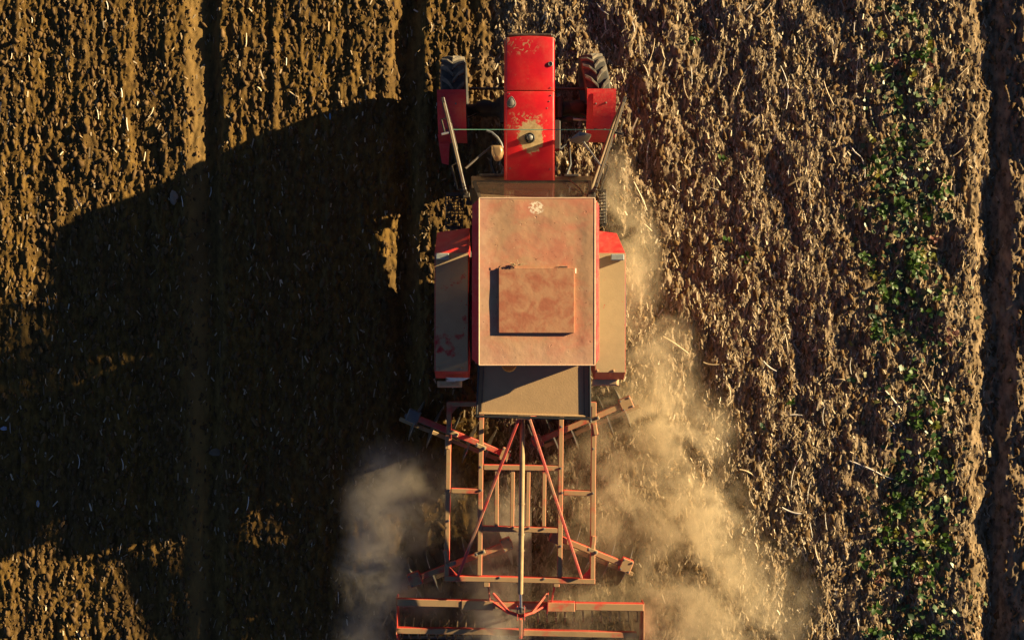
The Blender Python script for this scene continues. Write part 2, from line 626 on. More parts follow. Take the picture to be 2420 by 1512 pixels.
m, nt, out = new_mat('roof_dusty_red')
a = noise(nt, 2.6, 6, 0.62, dist=0.4)
b_ = noise(nt, 11, 6, 0.7)
base = mix(nt, mrange(nt, a, 0.36, 0.62), (0.50, 0.185, 0.105), (0.44, 0.25, 0.132))
base = mix(nt, mrange(nt, b_, 0.45, 0.75, 0, 0.5), base, (0.55, 0.33, 0.19))
base = mix(nt, math_(nt, 'MULTIPLY', mrange(nt, noise(nt, 30, 3, 0.5), 0.69, 0.72), 0.7), base, (0.17, 0.075, 0.04))
tcr = N(nt, 'ShaderNodeTexCoord').outputs['Object']
spr = N(nt, 'ShaderNodeSeparateXYZ')
nt.links.new(tcr, spr.inputs[0])
rim = mrange(nt, math_(nt, 'ADD', spr.outputs['Y'], math_(nt, 'MULTIPLY', math_(nt, 'SUBTRACT', noise(nt, 9, 5, 0.7), 0.5), 0.5)), -0.10, -0.46)
lef = mrange(nt, math_(nt, 'ADD', spr.outputs['X'], math_(nt, 'MULTIPLY', math_(nt, 'SUBTRACT', noise(nt, 7, 5, 0.7), 0.5), 0.4)), -0.36, -0.58)
base = mix(nt, math_(nt, 'MULTIPLY', math_(nt, 'MAXIMUM', rim, lef), 0.55), base, (0.60, 0.36, 0.235))
scr = mrange(nt, noise(nt, 5, 3, 0.5, stretch=(14, 0.7, 1)), 0.68, 0.74)
base = mix(nt, math_(nt, 'MULTIPLY', scr, 0.35), base, (0.58, 0.37, 0.24))
wh = P(1267, 491, 2.65) - TR
pn = near(nt, wh, 0.075, 0.012, 0.05, 40, (1, 1.25, 0.3))
pn = math_(nt, 'MULTIPLY', pn, mrange(nt, noise(nt, 32, 4, 0.65, dist=0.8), 0.44, 0.50))
base = mix(nt, pn, base, (0.80, 0.66, 0.48))
g = N(nt, 'ShaderNodeNewGeometry')
sp = N(nt, 'ShaderNodeSeparateXYZ')
nt.links.new(g.outputs['Normal'], sp.inputs[0])
up = mrange(nt, sp.outputs['Z'], 0.80, 0.97)
side = mix(nt, mrange(nt, b_, 0.4, 0.8, 0, 0.3), (0.58, 0.016, 0.018), (0.5, 0.3, 0.18))
fin = mix(nt, up, side, base)
bh = math_(nt, 'ADD', math_(nt, 'MULTIPLY', noise(nt, 2.2, 3, 0.5), 3.0), math_(nt, 'ADD', math_(nt, 'MULTIPLY', noise(nt, 24, 4, 0.6), 0.25), math_(nt, 'MULTIPLY', mrange(nt, noise(nt, 17, 4, 0.6), 0.66, 0.71), -0.9)))
bsdf(nt, out, fin, 0.75, 0, bh, 0.006)
M['roof'] = m

m, nt, out = new_mat('hatch_dusty_red')
a = noise(nt, 7, 6, 0.6, dist=0.5)
base = mix(nt, mrange(nt, a, 0.34, 0.66), (0.36, 0.115, 0.058), (0.45, 0.225, 0.115))
bsdf(nt, out, base, 0.8, 0, noise(nt, 20, 4), 0.002)
M['hatch'] = m

M['fender'] = dusty('fender_red_dusty', RED, (0.42, 0.30, 0.165), 1.0, 0.85, 0.97, (0.30, 0.42), 3.5, 0.35, 0.9)
M['front_fender'] = dusty('front_fender_red', (0.55, 0.010, 0.022), DUST, 0.55, 0.5, 0.95, (0.62, 0.70), 9, 0.4)
M['red'] = dusty('frame_red_dusty', (0.50, 0.02, 0.018), (0.34, 0.215, 0.105), 1.0, 0.45, 0.85, (0.24, 0.48), 4.0, 0.5)
M['red_strut'] = dusty('strut_red', (0.50, 0.045, 0.036), (0.36, 0.21, 0.12), 1.0, 0.2, 0.9, (0.42, 0.62), 3.0, 0.5)
M['black'] = dusty('black_metal', (0.014, 0.014, 0.015), (0.30, 0.20, 0.11), 0.30, 0.5, 1.0, (0.4, 0.75), 8, 0.45)
M['engine'] = dusty('engine_black', (0.006, 0.006, 0.006), (0.09, 0.06, 0.035), 0.35, 0.4, 1.0, (0.4, 0.75), 10, 0.7)
M['grey'] = dusty('grey_metal', (0.10, 0.11, 0.12), (0.36, 0.26, 0.15), 0.5, 0.4, 1.0, (0.4, 0.7), 8, 0.5, metal=0.2)
M['tyre'] = dusty('tyre_rubber', (0.016, 0.016, 0.018), (0.10, 0.08, 0.055), 0.8, -0.6, 0.6, (0.30, 0.70), 9, 0.8)
M['lug'] = dusty('tyre_lug_rubber', (0.04, 0.036, 0.032), (0.17, 0.135, 0.095), 1.0, -0.6, 0.6, (0.3, 0.65), 9, 0.8)
M['rim'] = dusty('wheel_rim_paint', (0.36, 0.02, 0.02), DUST, 0.5, -0.5, 0.8, (0.3, 0.6), 6, 0.5)
M['dust_panel'] = dusty('dusty_glass_panel', (0.30, 0.19, 0.10), (0.43, 0.275, 0.14), 1.0, 0.2, 0.6, (0.1, 0.35), 3, 0.6)
M['rubber'] = plain('black_rubber', (0.012, 0.012, 0.014), 0.6)
M['steel'] = plain('bare_steel', (0.45, 0.42, 0.38), 0.35, 0.9, 0.25, 40)
M['disc'] = plain('disc_steel', (0.50, 0.46, 0.40), 0.30, 0.9, 0.3, 12)
M['link'] = dusty('link_tube_paint', (0.18, 0.11, 0.06), (0.38, 0.26, 0.13), 1.0, -0.2, 0.8, (0.2, 0.6), 5, 0.5)
M['white'] = plain('white_paint', (0.72, 0.66, 0.55), 0.5)
M['grey_lens'] = plain('position_lamp_grey', (0.25, 0.27, 0.27), 0.35)
M['seat'] = plain('seat_vinyl', (0.03, 0.028, 0.027), 0.6)
M['lamp_back'] = dusty('lamp_housing', (0.33, 0.12, 0.06), (0.45, 0.30, 0.16), 1.0, 0.0, 0.9, (0.2, 0.6), 8, 0.5)
M['cord'] = plain('green_cord', (0.10, 0.28, 0.20), 0.6)
m, nt, out = new_mat('amber_lens')
b = bsdf(nt, out, (0.75, 0.24, 0.03), 0.3)
M['amber'] = m


def glass(name, clear, dustc, gloss=0.12):
    m, nt, out = new_mat(name)
    tr = N(nt, 'ShaderNodeBsdfTransparent')
    tr.inputs[0].default_value = (0.93, 0.95, 0.93, 1)
    df = N(nt, 'ShaderNodeBsdfDiffuse')
    df.inputs[0].default_value = (*dustc, 1)
    tl = N(nt, 'ShaderNodeBsdfTranslucent')
    tl.inputs[0].default_value = (*dustc, 1)
    gl = N(nt, 'ShaderNodeBsdfGlossy')
    gl.inputs['Roughness'].default_value = 0.08
    gl.inputs[0].default_value = (0.9, 0.9, 0.9, 1)
    m1 = N(nt, 'ShaderNodeMixShader')
    m1.inputs[0].default_value = 0.5
    nt.links.new(df.outputs[0], m1.inputs[1])
    nt.links.new(tl.outputs[0], m1.inputs[2])
    m2 = N(nt, 'ShaderNodeMixShader')
    n_ = mrange(nt, noise(nt, 6, 5, 0.65), 0.3, 0.7, 1 - clear - 0.08, 1 - clear + 0.08)
    nt.links.new(n_, m2.inputs[0])
    nt.links.new(tr.outputs[0], m2.inputs[1])
    nt.links.new(m1.outputs[0], m2.inputs[2])
    m3 = N(nt, 'ShaderNodeMixShader')
    m3.inputs[0].default_value = gloss
    nt.links.new(m2.outputs[0], m3.inputs[1])
    nt.links.new(gl.outputs[0], m3.inputs[2])
    nt.links.new(m3.outputs[0], out.inputs['Surface'])
    return m


M['door_glass'] = glass('door_glass', 0.50, (0.72, 0.58, 0.40))
M['side_glass'] = glass('side_window_glass', 0.15, (0.40, 0.28, 0.17))
M['windscreen'] = glass('windscreen_glass', 0.50, (0.40, 0.27, 0.16), 0.22)

# ------------------------------------------------------------------ tractor
T = thing('tractor', 'red dusty tractor with open doors pulling a disc harrow across the field', 'tractor', TR)
X0 = TR.x

# hood: two lids over a narrow engine cover
def hood_part(name, py0, py1, nose_round):
    mb = MB()
    hw_t, hw_b = 0.262, 0.292
    cxh = P(1252.5, 0, HZ).x
    y0, y1 = P(0, py0, HZ).y, P(0, py1, HZ).y
    ring_ = []
    ys_ = np.linspace(y1, y0, 6)
    secs = []
    for y in ys_:
        s_ = []
        for fx, fz in ((-hw_b, 0.80), (-hw_b, HZ - 0.055), (-hw_t - 0.012, HZ - 0.012), (-hw_t, HZ), (-hw_t * 0.5, HZ + 0.012), (0, HZ + 0.016), (hw_t * 0.5, HZ + 0.012), (hw_t, HZ), (hw_t + 0.006, HZ - 0.012), (hw_b - 0.012, HZ - 0.055), (hw_b - 0.012, 0.80)):
            yy = y
            if nose_round and y == ys_[-1]:
                yy = y + 0.018 * (1 - (fx / hw_b) ** 2)
            s_.append((cxh + fx, yy, fz))
        secs.append(s_)
    m_ = len(secs[0])
    vs_ = [q for s_ in secs for q in s_]
    fs_ = []
    for i in range(len(secs) - 1):
        for k in range(m_):
            fs_.append((i * m_ + k, i * m_ + (k + 1) % m_, (i + 1) * m_ + (k + 1) % m_, (i + 1) * m_ + k))
    fs_.append(tuple(range(m_ - 1, -1, -1)))
    fs_.append(tuple(range((len(secs) - 1) * m_, len(secs) * m_)))
    mb.add(vs_, fs_)
    return mb.build(name, M['hood'], T, bevel=0.006, smooth=True, seg=2)


hood_part('hood_front', 89.5, 214.3, True)
hood_rear = hood_part('hood_rear', 216.2, 428.5, False)
MB().box((P(1252, 0, HZ).x, P(0, 215.3, HZ).y, 1.06), (0.53, 0.012, 0.5)).build('hood_seam', M['rubber'], T)
gx = P(1252.5, 0, 1.2).x
gr = MB().box((gx, P(0, 88.5, 1.2).y + 0.01, 1.02), (0.50, 0.03, 0.52)).build('grille', M['black'], T, bevel=0.008)
for sx in (-0.17, 0.17):
    MB().lathe([(0, 0.001), (0.012, 0.05), (0.0, 0.065), (-0.03, 0.065)], (gx + sx, P(0, 88.5, 1.2).y + 0.03, 1.05), (0, 1, 0), 20).build('headlight', M['white'], gr, smooth=True)
# hood fittings
c = P(1301, 151.7, HZ + 0.01)
MB().lathe([(-0.02, 0.028), (0.006, 0.028), (0.010, 0.022), (0.002, 0.018), (0.0, 0.001)], c, (0, 0, 1), 16).build('hood_latch', M['grey'], T, smooth=True)
c = P(1208.5, 243, HZ + 0.012)
mb = MB()
tear = []
for k in range(28):
    a = 2 * math.pi * k / 28
    r = 0.052
    x, y = r * math.cos(a), r * math.sin(a)
    if y > 0:
        y *= 1.55
        x *= (1 - 0.42 * (y / (r * 1.55)) ** 1.3)
    tear.append((c.x + x, c.y + y - 0.01, 0))
lay = [(1.0, -0.02), (1.0, 0.012), (0.90, 0.022), (0.80, 0.016), (0.74, 0.016), (0.68, 0.024), (0.3, 0.032)]
vs_, fs_ = [], []
cen = Vector((c.x, c.y, 0))
for sc_, dz in lay:
    vs_ += [cen + (Vector(q) - cen) * sc_ + Vector((0, 0, c.z + dz)) for q in tear]
for i in range(len(lay) - 1):
    for k in range(28):
        fs_.append((i * 28 + k, i * 28 + (k + 1) % 28, (i + 1) * 28 + (k + 1) % 28, (i + 1) * 28 + k))
fs_.append(tuple((len(lay) - 1) * 28 + k for k in range(28)))
mb.add(vs_, fs_)
mb.build('air_intake_cover', M['grey'], T, smooth=True)
c = P(1252, 326, HZ + 0.02)
MB().lathe([(-0.03, 0.060), (0.0, 0.060), (0.012, 0.050), (0.0, 0.042), (-0.005, 0.038)], c, (0, 0, 1), 24).build('exhaust_collar', M['rubber'], T, smooth=True)
MB().lathe([(-0.01, 0.036), (0.03, 0.034), (0.042, 0.022), (0.046, 0.001)], c, (0, 0, 1), 20).build('exhaust_stub', M['grey'], T, smooth=True)
for px, py in ((1301, 208), (1302, 226), (1298, 240), (1293, 256), (1203, 222), (1300, 400), (1205, 398)):
    MB().lathe([(-0.004, 0.008), (0.004, 0.007), (0.006, 0.001)], P(px, py, HZ + 0.006), (0, 0, 1), 8).build('bolt', M['grey'], hood_rear)

# engine and chassis under the hood
eng = MB()
eng.box((X0 + 0.03, 2.35, 0.76), (0.40, 1.55, 0.34))
eng.box((X0 + 0.03, 1.7, 0.66), (0.46, 0.9, 0.30))
eng.box((X0 - 0.27, 2.05, 0.82), (0.10, 0.5, 0.22))
eng.box((X0 + 0.30, 2.15, 0.85), (0.08, 0.35, 0.16))
eng.lathe([(-0.14, 0.07), (0.14, 0.07)], (X0 - 0.30, 2.45, 0.78), (0, 1, 0), 12)
eng.lathe([(-0.12, 0.05), (0.12, 0.05)], (X0 + 0.33, 2.5, 0.72), (0, 1, 0), 12)
eng.build('engine', M['engine'], T, bevel=0.015)
ch = MB()
ch.box((X0 + 0.02, 0.75, 0.66), (0.36, 1.5, 0.38))
ch.box((X0 + 0.02, -0.05, 0.75), (0.55, 0.6, 0.5))
ch.build('gearbox', M['engine'], T, bevel=0.02)
axl = MB()
axl.tube([(X0 - 0.75, 2.52, 0.47), (X0 - 0.3, 2.52, 0.56), (X0 + 0.3, 2.52, 0.56), (X0 + 0.72, 2.52, 0.47)], [0.07, 0.10, 0.10, 0.07], 12)
axl.lathe([(-0.14, 0.10), (-0.05, 0.16), (0.08, 0.17), (0.14, 0.10)], (X0 - 0.28, 2.53, 0.56), (1, 0, 0), 14)
axl.lathe([(-0.09, 0.08), (0.0, 0.11), (0.09, 0.09)], (X0 - 0.56, 2.53, 0.53), (1, 0, 0), 12)
axl.lathe([(-0.09, 0.08), (0.0, 0.11), (0.09, 0.09)], (X0 + 0.55, 2.53, 0.53), (1, 0, 0), 12)
axl.build('front_axle', M['engine'], T, smooth=True)
rod = P(1240, 210, 0.58)
MB().tube([(X0 - 0.74, rod.y, 0.58), (X0 + 0.70, rod.y, 0.58)], 0.017, 8).build('track_rod', M['black'], T, smooth=True)
ram = P(1350, 282, 0.62)
MB().tube([(X0 + 0.34, ram.y, 0.62), (X0 + 0.50, ram.y, 0.62)], 0.035, 10).build('steering_ram', M['engine'], T, smooth=True)
MB().tube([(X0 + 0.50, ram.y, 0.62), (X0 + 0.66, ram.y - 0.01, 0.62)], 0.016, 10).build('ram_rod', M['steel'], T, smooth=True)
for sx in (-1, 1):
    MB().tube([(X0 + sx * 0.34, 2.0, 0.80), (X0 + sx * 0.44, 2.1, 0.72), (X0 + sx * 0.47, 1.85, 0.62), (X0 + sx * 0.40, 1.66, 0.68)], 0.018, 8).build('hose', M['rubber'], T, smooth=True)


def wheel(name, c, r, w, rim_r, lugs, lug_h, steer=0.0, label=None):
    """tractor wheel: carcass, bar lugs and rim; axis along x, steered about z"""
    rot = Matrix.Rotation(steer, 3, 'Z')
    axis = rot @ Vector((1, 0, 0))
    c = Vector(c)
    h = w / 2
    prof = [(-h * 0.55, rim_r), (-h * 0.92, rim_r + (r - rim_r) * 0.25), (-h, rim_r + (r - rim_r) * 0.6), (-h * 0.86, r - lug_h * 1.35), (-h * 0.45, r - lug_h * 0.95), (0, r - lug_h * 0.85),
            (h * 0.45, r - lug_h * 0.95), (h * 0.86, r - lug_h * 1.35), (h, rim_r + (r - rim_r) * 0.6), (h * 0.92, rim_r + (r - rim_r) * 0.25), (h * 0.55, rim_r)]
    t = MB().lathe(prof, c, axis, 48).build('tyre' if name is None else name, M['tyre'], T, smooth=True, label=label)
    hubm = MB()
    hubm.lathe([(-h * 0.55, rim_r * 1.0), (-h * 0.45, rim_r * 0.9), (-h * 0.1, rim_r * 0.8), (0.0, rim_r * 0.45), (h * 0.2, rim_r * 0.30), (h * 0.2, 0.001)], c, axis, 28)
    hubm.lathe([(h * 0.55, rim_r * 1.0), (h * 0.45, rim_r * 0.9), (-h * 0.1, rim_r * 0.8)], c, axis, 28)
    hubm.build('rim', M['rim'], t, smooth=True)
    tr_ = MB()
    for k in range(lugs):
        for s in (-1, 1):
            a0 = 2 * math.pi * (k + (0.5 if s > 0 else 0)) / lugs
            pts = []
            for u_, da in ((0.06, 0.0), (0.5, 0.55), (1.0, 0.95)):
                aa = a0 - da * (2 * math.pi / lugs) * 0.95
                for dw in (-0.5, 0.5):
                    ab = aa + dw * (0.030 + 0.012 * u_) / r * 1.5
                    for rr in (r - lug_h * 1.5 - (0.012 if u_ > 0.9 else 0), r - (0.016 if u_ > 0.9 else 0.0)):
                        q = Vector((s * (u_ * h * 0.98 - 0.012), -math.sin(ab) * rr, math.cos(ab) * rr))
                        pts.append(c + rot @ q)
            b = len(tr_.v)
            tr_.v += pts
            for i in (0, 4):
                tr_.f += [tuple(b + i + j for j in q) for q in ((1, 3, 7, 5), (0, 1, 5, 4), (2, 6, 7, 3), (0, 4, 6, 2))]
            tr_.f += [tuple(b + j for j in (0, 2, 3, 1)), tuple(b + 8 + j for j in (0, 1, 3, 2))]
    tr_.build('tread', M['lug'], t, bevel=0.004)
    return t


wheel('front_wheel', (P(1071, 0, 0.9).x, 2.67, 0.475), 0.49, 0.30, 0.27, 17, 0.032, R(2))
wheel('front_wheel', (P(1413, 0, 0.9).x, 2.70, 0.475), 0.49, 0.30, 0.27, 17, 0.032, R(8))
RWY = 0.20
wheel('rear_wheel', (P(1070, 0, 1.3).x, RWY, 0.72), 0.74, 0.40, 0.42, 19, 0.04)
wheel('rear_wheel', (P(1438, 0, 1.3).x, RWY, 0.72), 0.74, 0.40, 0.42, 19, 0.04)
MB().tube([(X0 - 0.72, RWY, 0.72), (X0 - 0.3, RWY, 0.74), (X0 + 0.3, RWY, 0.74), (X0 + 0.72, RWY, 0.72)], [0.09, 0.14, 0.14, 0.09], 14).build('rear_axle', M['engine'], T, smooth=True)


# front mudguards follow the tyre round its rear quarter
def front_fender(xa, xb, cy_, cz_, r, a0, a1, flange_out):
    mb = MB()
    n = 14
    th = 0.006
    for i in range(n):
        t0, t1 = a0 + (a1 - a0) * i / n, a0 + (a1 - a0) * (i + 1) / n
        q = []
        for t_ in (t0, t1):
            for rr in (r, r - th):
                for x in (xa, xb):
                    q.append(Vector((x, cy_ - math.sin(t_) * rr, cz_ + math.cos(t_) * rr)))
        mb.add(q, [(0, 1, 5, 4), (2, 6, 7, 3), (0, 4, 6, 2), (1, 3, 7, 5)] + ([(0, 2, 3, 1)] if i == 0 else []) + ([(4, 5, 7, 6)] if i == n - 1 else []))
    return mb


for (xa_, xb_, cyv, sgn) in ((1033, 1101, 2.66, -1), (1387.5, 1456, 2.67, 1)):
    xa, xb = P(xa_, 0, 1.03).x, P(xb_, 0, 1.03).x
    r = 0.57
    ff = front_fender(xa, xb, cyv, 0.475, r, R(1), R(78), sgn)
    fo = ff.build('front_fender', M['front_fender'], T, bevel=0.0)
    # pressed rib, outer skirt and bolts
    rb = front_fender(xa + 0.07, xb - 0.05, cyv, 0.475, r + 0.010, R(6), R(40), sgn)
    rb.build('pressed_panel', M['front_fender'], fo)
    sk = MB()
    xo = xb if sgn > 0 else xa
    for i in range(8):
        t0, t1 = R(28 + i * 6), R(28 + (i + 1) * 6)
        q = []
        for t_ in (t0, t1):
            wv = 0.05 + 0.10 * (t_ - R(28)) / R(50)
            for rr in (r - 0.002, r - wv):
                for x in (xo, xo - sgn * 0.005):
                    q.append(Vector((x, cyv - math.sin(t_) * rr, 0.475 + math.cos(t_) * rr)))
        sk.add(q, [(0, 1, 5, 4), (2, 6, 7, 3), (0, 4, 6, 2), (1, 3, 7, 5), (0, 2, 3, 1), (4, 5, 7, 6)])
    sk.build('skirt', M['front_fender'], fo)
    for (fx, an) in ((0.3, 18), (0.65, 17), (0.3, 50), (0.65, 50)):
        a = R(an)
        x = xa + (xb - xa) * fx
        nrm = Vector((0, -math.sin(a), math.cos(a)))
        MB().lathe([(-0.004, 0.012), (0.008, 0.011), (0.011, 0.001)], Vector((x, cyv - math.sin(a) * (r + 0.010), 0.475 + math.cos(a) * (r + 0.010))), nrm, 8).build('bolt', M['grey'], fo)
    MB().bar((xa + 0.1 if sgn > 0 else xb - 0.1, cyv - 0.35, 0.86), (X0 + sgn * 0.56, cyv - 0.15, 0.5), 0.05, 0.012, (0, 1, 0)).build('fender_bracket', M['engine'], fo)


for pts in (((1034, 318), (1064, 318), (1060, 390), (1044, 386)), ((1437, 318), (1455, 318), (1428, 350), (1414, 398), (1424, 350))):
    q = [P(x, y, 0.64 - (y - 318) * 0.002) for x, y in pts]
    MB().hull([p_ for p_ in q] + [p_ - Vector((0, 0, 0.008)) for p_ in q]).build('mud_flap', M['front_fender'], T)

# rear mudguards: flat dusty tops, sloping red noses and tails
def rear_fender(pin, pout, nose_in, nose_out, outer_cut, tail_py, sgn):
    FZ = 1.56
    xi, xo = P(pin, 0, FZ).x, P(pout, 0, FZ).x
    yf, yr = P(0, 598, FZ).y, P(0, tail_py, FZ).y
    a_in, a_out = P(nose_in[0], nose_in[1], 1.30), P(nose_out[0], nose_out[1], 1.30)
    xo_n = P(outer_cut, 0, 1.30).x
    mb = MB()
    mb.prism([(xi, yr, FZ), (xo, yr, FZ), (xo, yf, FZ), (xi, yf, FZ)] if sgn > 0 else [(xo, yr, FZ), (xi, yr, FZ), (xi, yf, FZ), (xo, yf, FZ)], 0.012)
    nose_ = [(xi, yf, FZ), (xo, yf, FZ), (a_out.x, a_out.y, 1.30), (xi, a_in.y, 1.30)]
    if sgn < 0:
        nose_ = nose_[::-1]
    mb.prism(nose_, 0.012)
    yt = P(0, tail_py + 17, 1.38).y
    tail = [(xi, yr, FZ), (xi, yt, 1.36), (xo, yt, 1.36), (xo, yr, FZ)]
    if sgn < 0:
        tail = tail[::-1]
    mb.prism(tail, 0.012)
    mb.prism([(xo, yr, FZ), (xo, yt, 1.36), (xo, yt + 0.1, 1.2), (xo, yf + 0.1, 1.2), (a_out.x, a_out.y, 1.30), (xo, yf, FZ)], 0.010)
    mb.prism([(xi, yr, FZ), (xi, yt, 1.36), (xi, yt + 0.1, 0.95), (xi, yf + 0.1, 0.95), (xi, a_in.y, 1.30), (xi, yf, FZ)], 0.010)
    return mb.build('rear_fender', M['fender'], T, bevel=0.003), xi, xo, yf, yr


rf1, xi1, xo1, yf1, yr1 = rear_fender(1107, 1029, (1094, 538), (1035, 549), 1034, 877, -1)
rf2, xi2, xo2, yf2, yr2 = rear_fender(1408, 1478, (1416, 544), (1457, 551), 1457, 880, 1)
for o_, x, y0_ in ((rf1, P(1046, 0, 1.6).x, 606), (rf2, P(1459, 0, 1.6).x, 608)):
    MB().box((x, P(0, y0_, 1.6).y, 1.596), (0.145, 0.068, 0.066)).build('position_lamp', M['grey_lens'], o_, bevel=0.008)
for px, py in ((1411.5, 875.5), (1450, 875.5), (1035, 870), (1090, 870)):
    o_ = rf2 if px > 1300 else rf1
    MB().lathe([(-0.003, 0.016), (0.008, 0.014), (0.012, 0.001)], P(px, py, 1.562), (0, 0, 1), 8).build('bolt', M['lamp_back'], o_)
# tail lamps on short brackets behind the mudguards
for px0, px1, py in ((1033, 1092, 906), (1400, 1463, 902)):
    a, b = P(px0, py, 1.30), P(px1, py, 1.30)
    o_ = rf1 if px0 < 1200 else rf2
    c = (a + b) / 2
    h = (b.x - a.x) / 2
    lamp = MB().hull([c + Vector((-h, 0.03, -0.05)), c + Vector((h, 0.03, -0.05)), c + Vector((-h, 0.03, 0.01)), c + Vector((h, 0.03, 0.01)),
                      c + Vector((-h * 0.8, 0.03, 0.035)), c + Vector((h * 0.8, 0.03, 0.035)), c + Vector((-h, -0.05, -0.03)), c + Vector((h, -0.05, -0.03)), c + Vector((-h * .8, -0.03, 0.015)), c + Vector((h * .8, -0.03, 0.015))])
    lamp.build('tail_lamp', M['lamp_back'], o_, bevel=0.008, smooth=True, seg=2)
    MB().box(c + Vector((0.0, 0.06, 0.015)), (0.09, 0.08, 0.02)).build('lamp_bracket', M['lamp_back'], o_)
# white marker plate on the left tail
q = [P(1053, 892, 1.47), P(1110, 893, 1.47), P(1094, 899.5, 1.45), P(1068, 900.5, 1.45)]
MB().prism([q[3], q[2], q[1], q[0]], 0.006).build('marker_plate', M['white'], rf1)
MB().box(P(1066, 899, 1.44), (0.10, 0.025, 0.03)).build('marker_bracket', M['white'], rf1)

# cab: pillars, roof, hatch, glass
RZ = 2.65
xl, xr = P(1132, 0, RZ).x, P(1405.5, 0, RZ).x
yf, yb = P(0, 468, RZ).y, P(0, 862.5, RZ).y
xl2, xr2 = P(1115.5, 0, 2.50).x, P(1415.5, 0, 2.50).x
mb = MB()
top = [(xl, yb), (xr, yb), (xr, yf), (xl, yf)]
sh = [(xl2, yb + 0.055), (xl + 0.015, yb - 0.008), (xr - 0.015, yb - 0.008), (xr2, yb + 0.055), (xr2, yf - 0.06), (xr - 0.01, yf + 0.004), (xl + 0.01, yf + 0.004), (xl2, yf - 0.06)]
# gridded top with a gentle sag so that it catches light unevenly
gxn, gyn = 24, 32
vs_, fs_ = [], []
rr_ = np.random.default_rng(5)
bumps = [(rr_.uniform(0, 1), rr_.uniform(0, 1), rr_.uniform(0.04, 0.2), rr_.uniform(-0.006, 0.005)) for _ in range(26)]
for j in range(gyn + 1):
    for i in range(gxn + 1):
        u_, v_ = i / gxn, j / gyn
        dz = -0.006 * math.sin(math.pi * u_) * math.sin(math.pi * v_)
        ed = min(1, 9 * min(u_, 1 - u_, v_, 1 - v_))
        for (bu, bv, br, ba) in bumps:
            dz += ba * ed * math.exp(-(((u_ - bu) / br) ** 2 + ((v_ - bv) * 1.4 / br) ** 2))
        # raised right gutter crease
        dz += 0.006 * ed * math.exp(-((u_ - 0.94) / 0.03) ** 2)
        vs_.append((xl + (xr - xl) * u_, yb + (yf - yb) * v_, RZ + dz))
for j in range(gyn):
    for i in range(gxn):
        a = j * (gxn + 1) + i
        fs_.append((a, a + 1, a + gxn + 2, a + gxn + 1))
mb.add(vs_, fs_)
roof = mb.build('roof', M['roof'], T, smooth=True)
mb = MB()
mb.hull([(x, y, RZ - 0.009) for x, y in top] + [(x, y, 2.50) for x, y in sh] + [(x, y, 2.44) for x, y in sh])
mb.build('roof_shell', M['roof'], roof, bevel=0.004)
# turned lip round the sheet
lip = MB()
zz = RZ - 0.003
for a, b in (((xl, yb), (xr, yb)), ((xr, yb), (xr, yf)), ((xr, yf), (xl, yf)), ((xl, yf), (xl, yb))):
    lip.bar((a[0], a[1], zz), (b[0], b[1], zz), 0.012, 0.012)
M['lip'] = dusty('roof_lip', (0.62, 0.25, 0.16), (0.72, 0.48, 0.30), 1.0, -0.5, 0.5, (0.2, 0.5), 20, 0.6)
lip.build('roof_lip', M['lip'], roof, bevel=0.003)
hx0, hx1 = P(1178.5, 0, 2.69).x, P(1357.5, 0, 2.69).x
hy0, hy1 = P(0, 786.5, 2.69).y, P(0, 632.5, 2.69).y
hatch = MB().box(((hx0 + hx1) / 2, (hy0 + hy1) / 2, 2.658), (hx1 - hx0, hy1 - hy0, 0.026)).build('roof_hatch', M['hatch'], T, bevel=0.004, seg=2)
for px in (1205, 1331):
    hb = MB()
    c = P(px, 630.5, 2.662)
    hb.box(c, (0.085, 0.022, 0.02))
    hb.tube([c + Vector((-0.045, 0.006, 0.008)), c + Vector((0.045, 0.006, 0.008))], 0.008, 8)
    hb.build('hinge', M['red_strut'], hatch)
MB().tube([P(1360, 634, 2.664), P(1360, 646, 2.664)], 0.007, 6).build('latch', M['white'], hatch)
cab = MB()
pil = [(xl2 + 0.05, yf - 0.12, P(1112, 0, 1.3).x, P(0, 436, 1.3).y), (xr2 - 0.05, yf - 0.12, P(1400, 0, 1.3).x, P(0, 436, 1.3).y)]
PIL = []
for (xt, yt, xb, yb_) in pil:
    PIL.append(MB().bar((xb, yb_, 0.95), (xt, yt, 2.46), 0.06, 0.06, (0, 1, 0)).build('pillar', M['black'], T, bevel=0.008))
for xt in (xl2 + 0.06, xr2 - 0.06):
    MB().bar((xt, 0.73, 0.95), (xt, 0.73, 2.46), 0.05, 0.06, (0, 1, 0)).build('pillar', M['black'], T, bevel=0.008)
    MB().bar((xt, yb + 0.12, 1.0), (xt, yb + 0.06, 2.46), 0.06, 0.06, (0, 1, 0)).build('pillar', M['red'], T, bevel=0.008)
MB().box((0.24, 0.45, 0.93), (1.16, 1.7, 0.05)).build('cab_floor', M['engine'], T, bevel=0.01)
for x, y0_, y1_ in ((xl2 + 0.035, -0.32, 0.70), (xr2 - 0.035, -0.32, 0.70)):
    MB().prism([(x, y0_, 1.55), (x, y1_, 1.55), (x, y1_, 2.42), (x, y0_, 2.42)], 0.008).build('side_window', M['side_glass'], T)
    MB().prism([(x, y0_, 0.97), (x, y1_, 0.97), (x, y1_, 1.54), (x, y0_, 1.54)], 0.01).build('side_panel', M['red'], T)
st = MB()
st.box((0.24, 0.12, 1.2), (0.46, 0.45, 0.12))
st.box((0.24, -0.13, 1.5), (0.44, 0.10, 0.5))
st.box((0.24, 0.12, 1.05), (0.2, 0.2, 0.2))
st.build('seat', M['seat'], T, bevel=0.04, seg=2, smooth=True)
sw = MB()
pts = [(0.24 + 0.19 * math.cos(a), 0.92 + 0.17 * math.sin(a), 1.62 + 0.06 * math.sin(a)) for a in np.linspace(0, 2 * math.pi, 25)]
sw.tube(pts, 0.014, 8, caps=False)
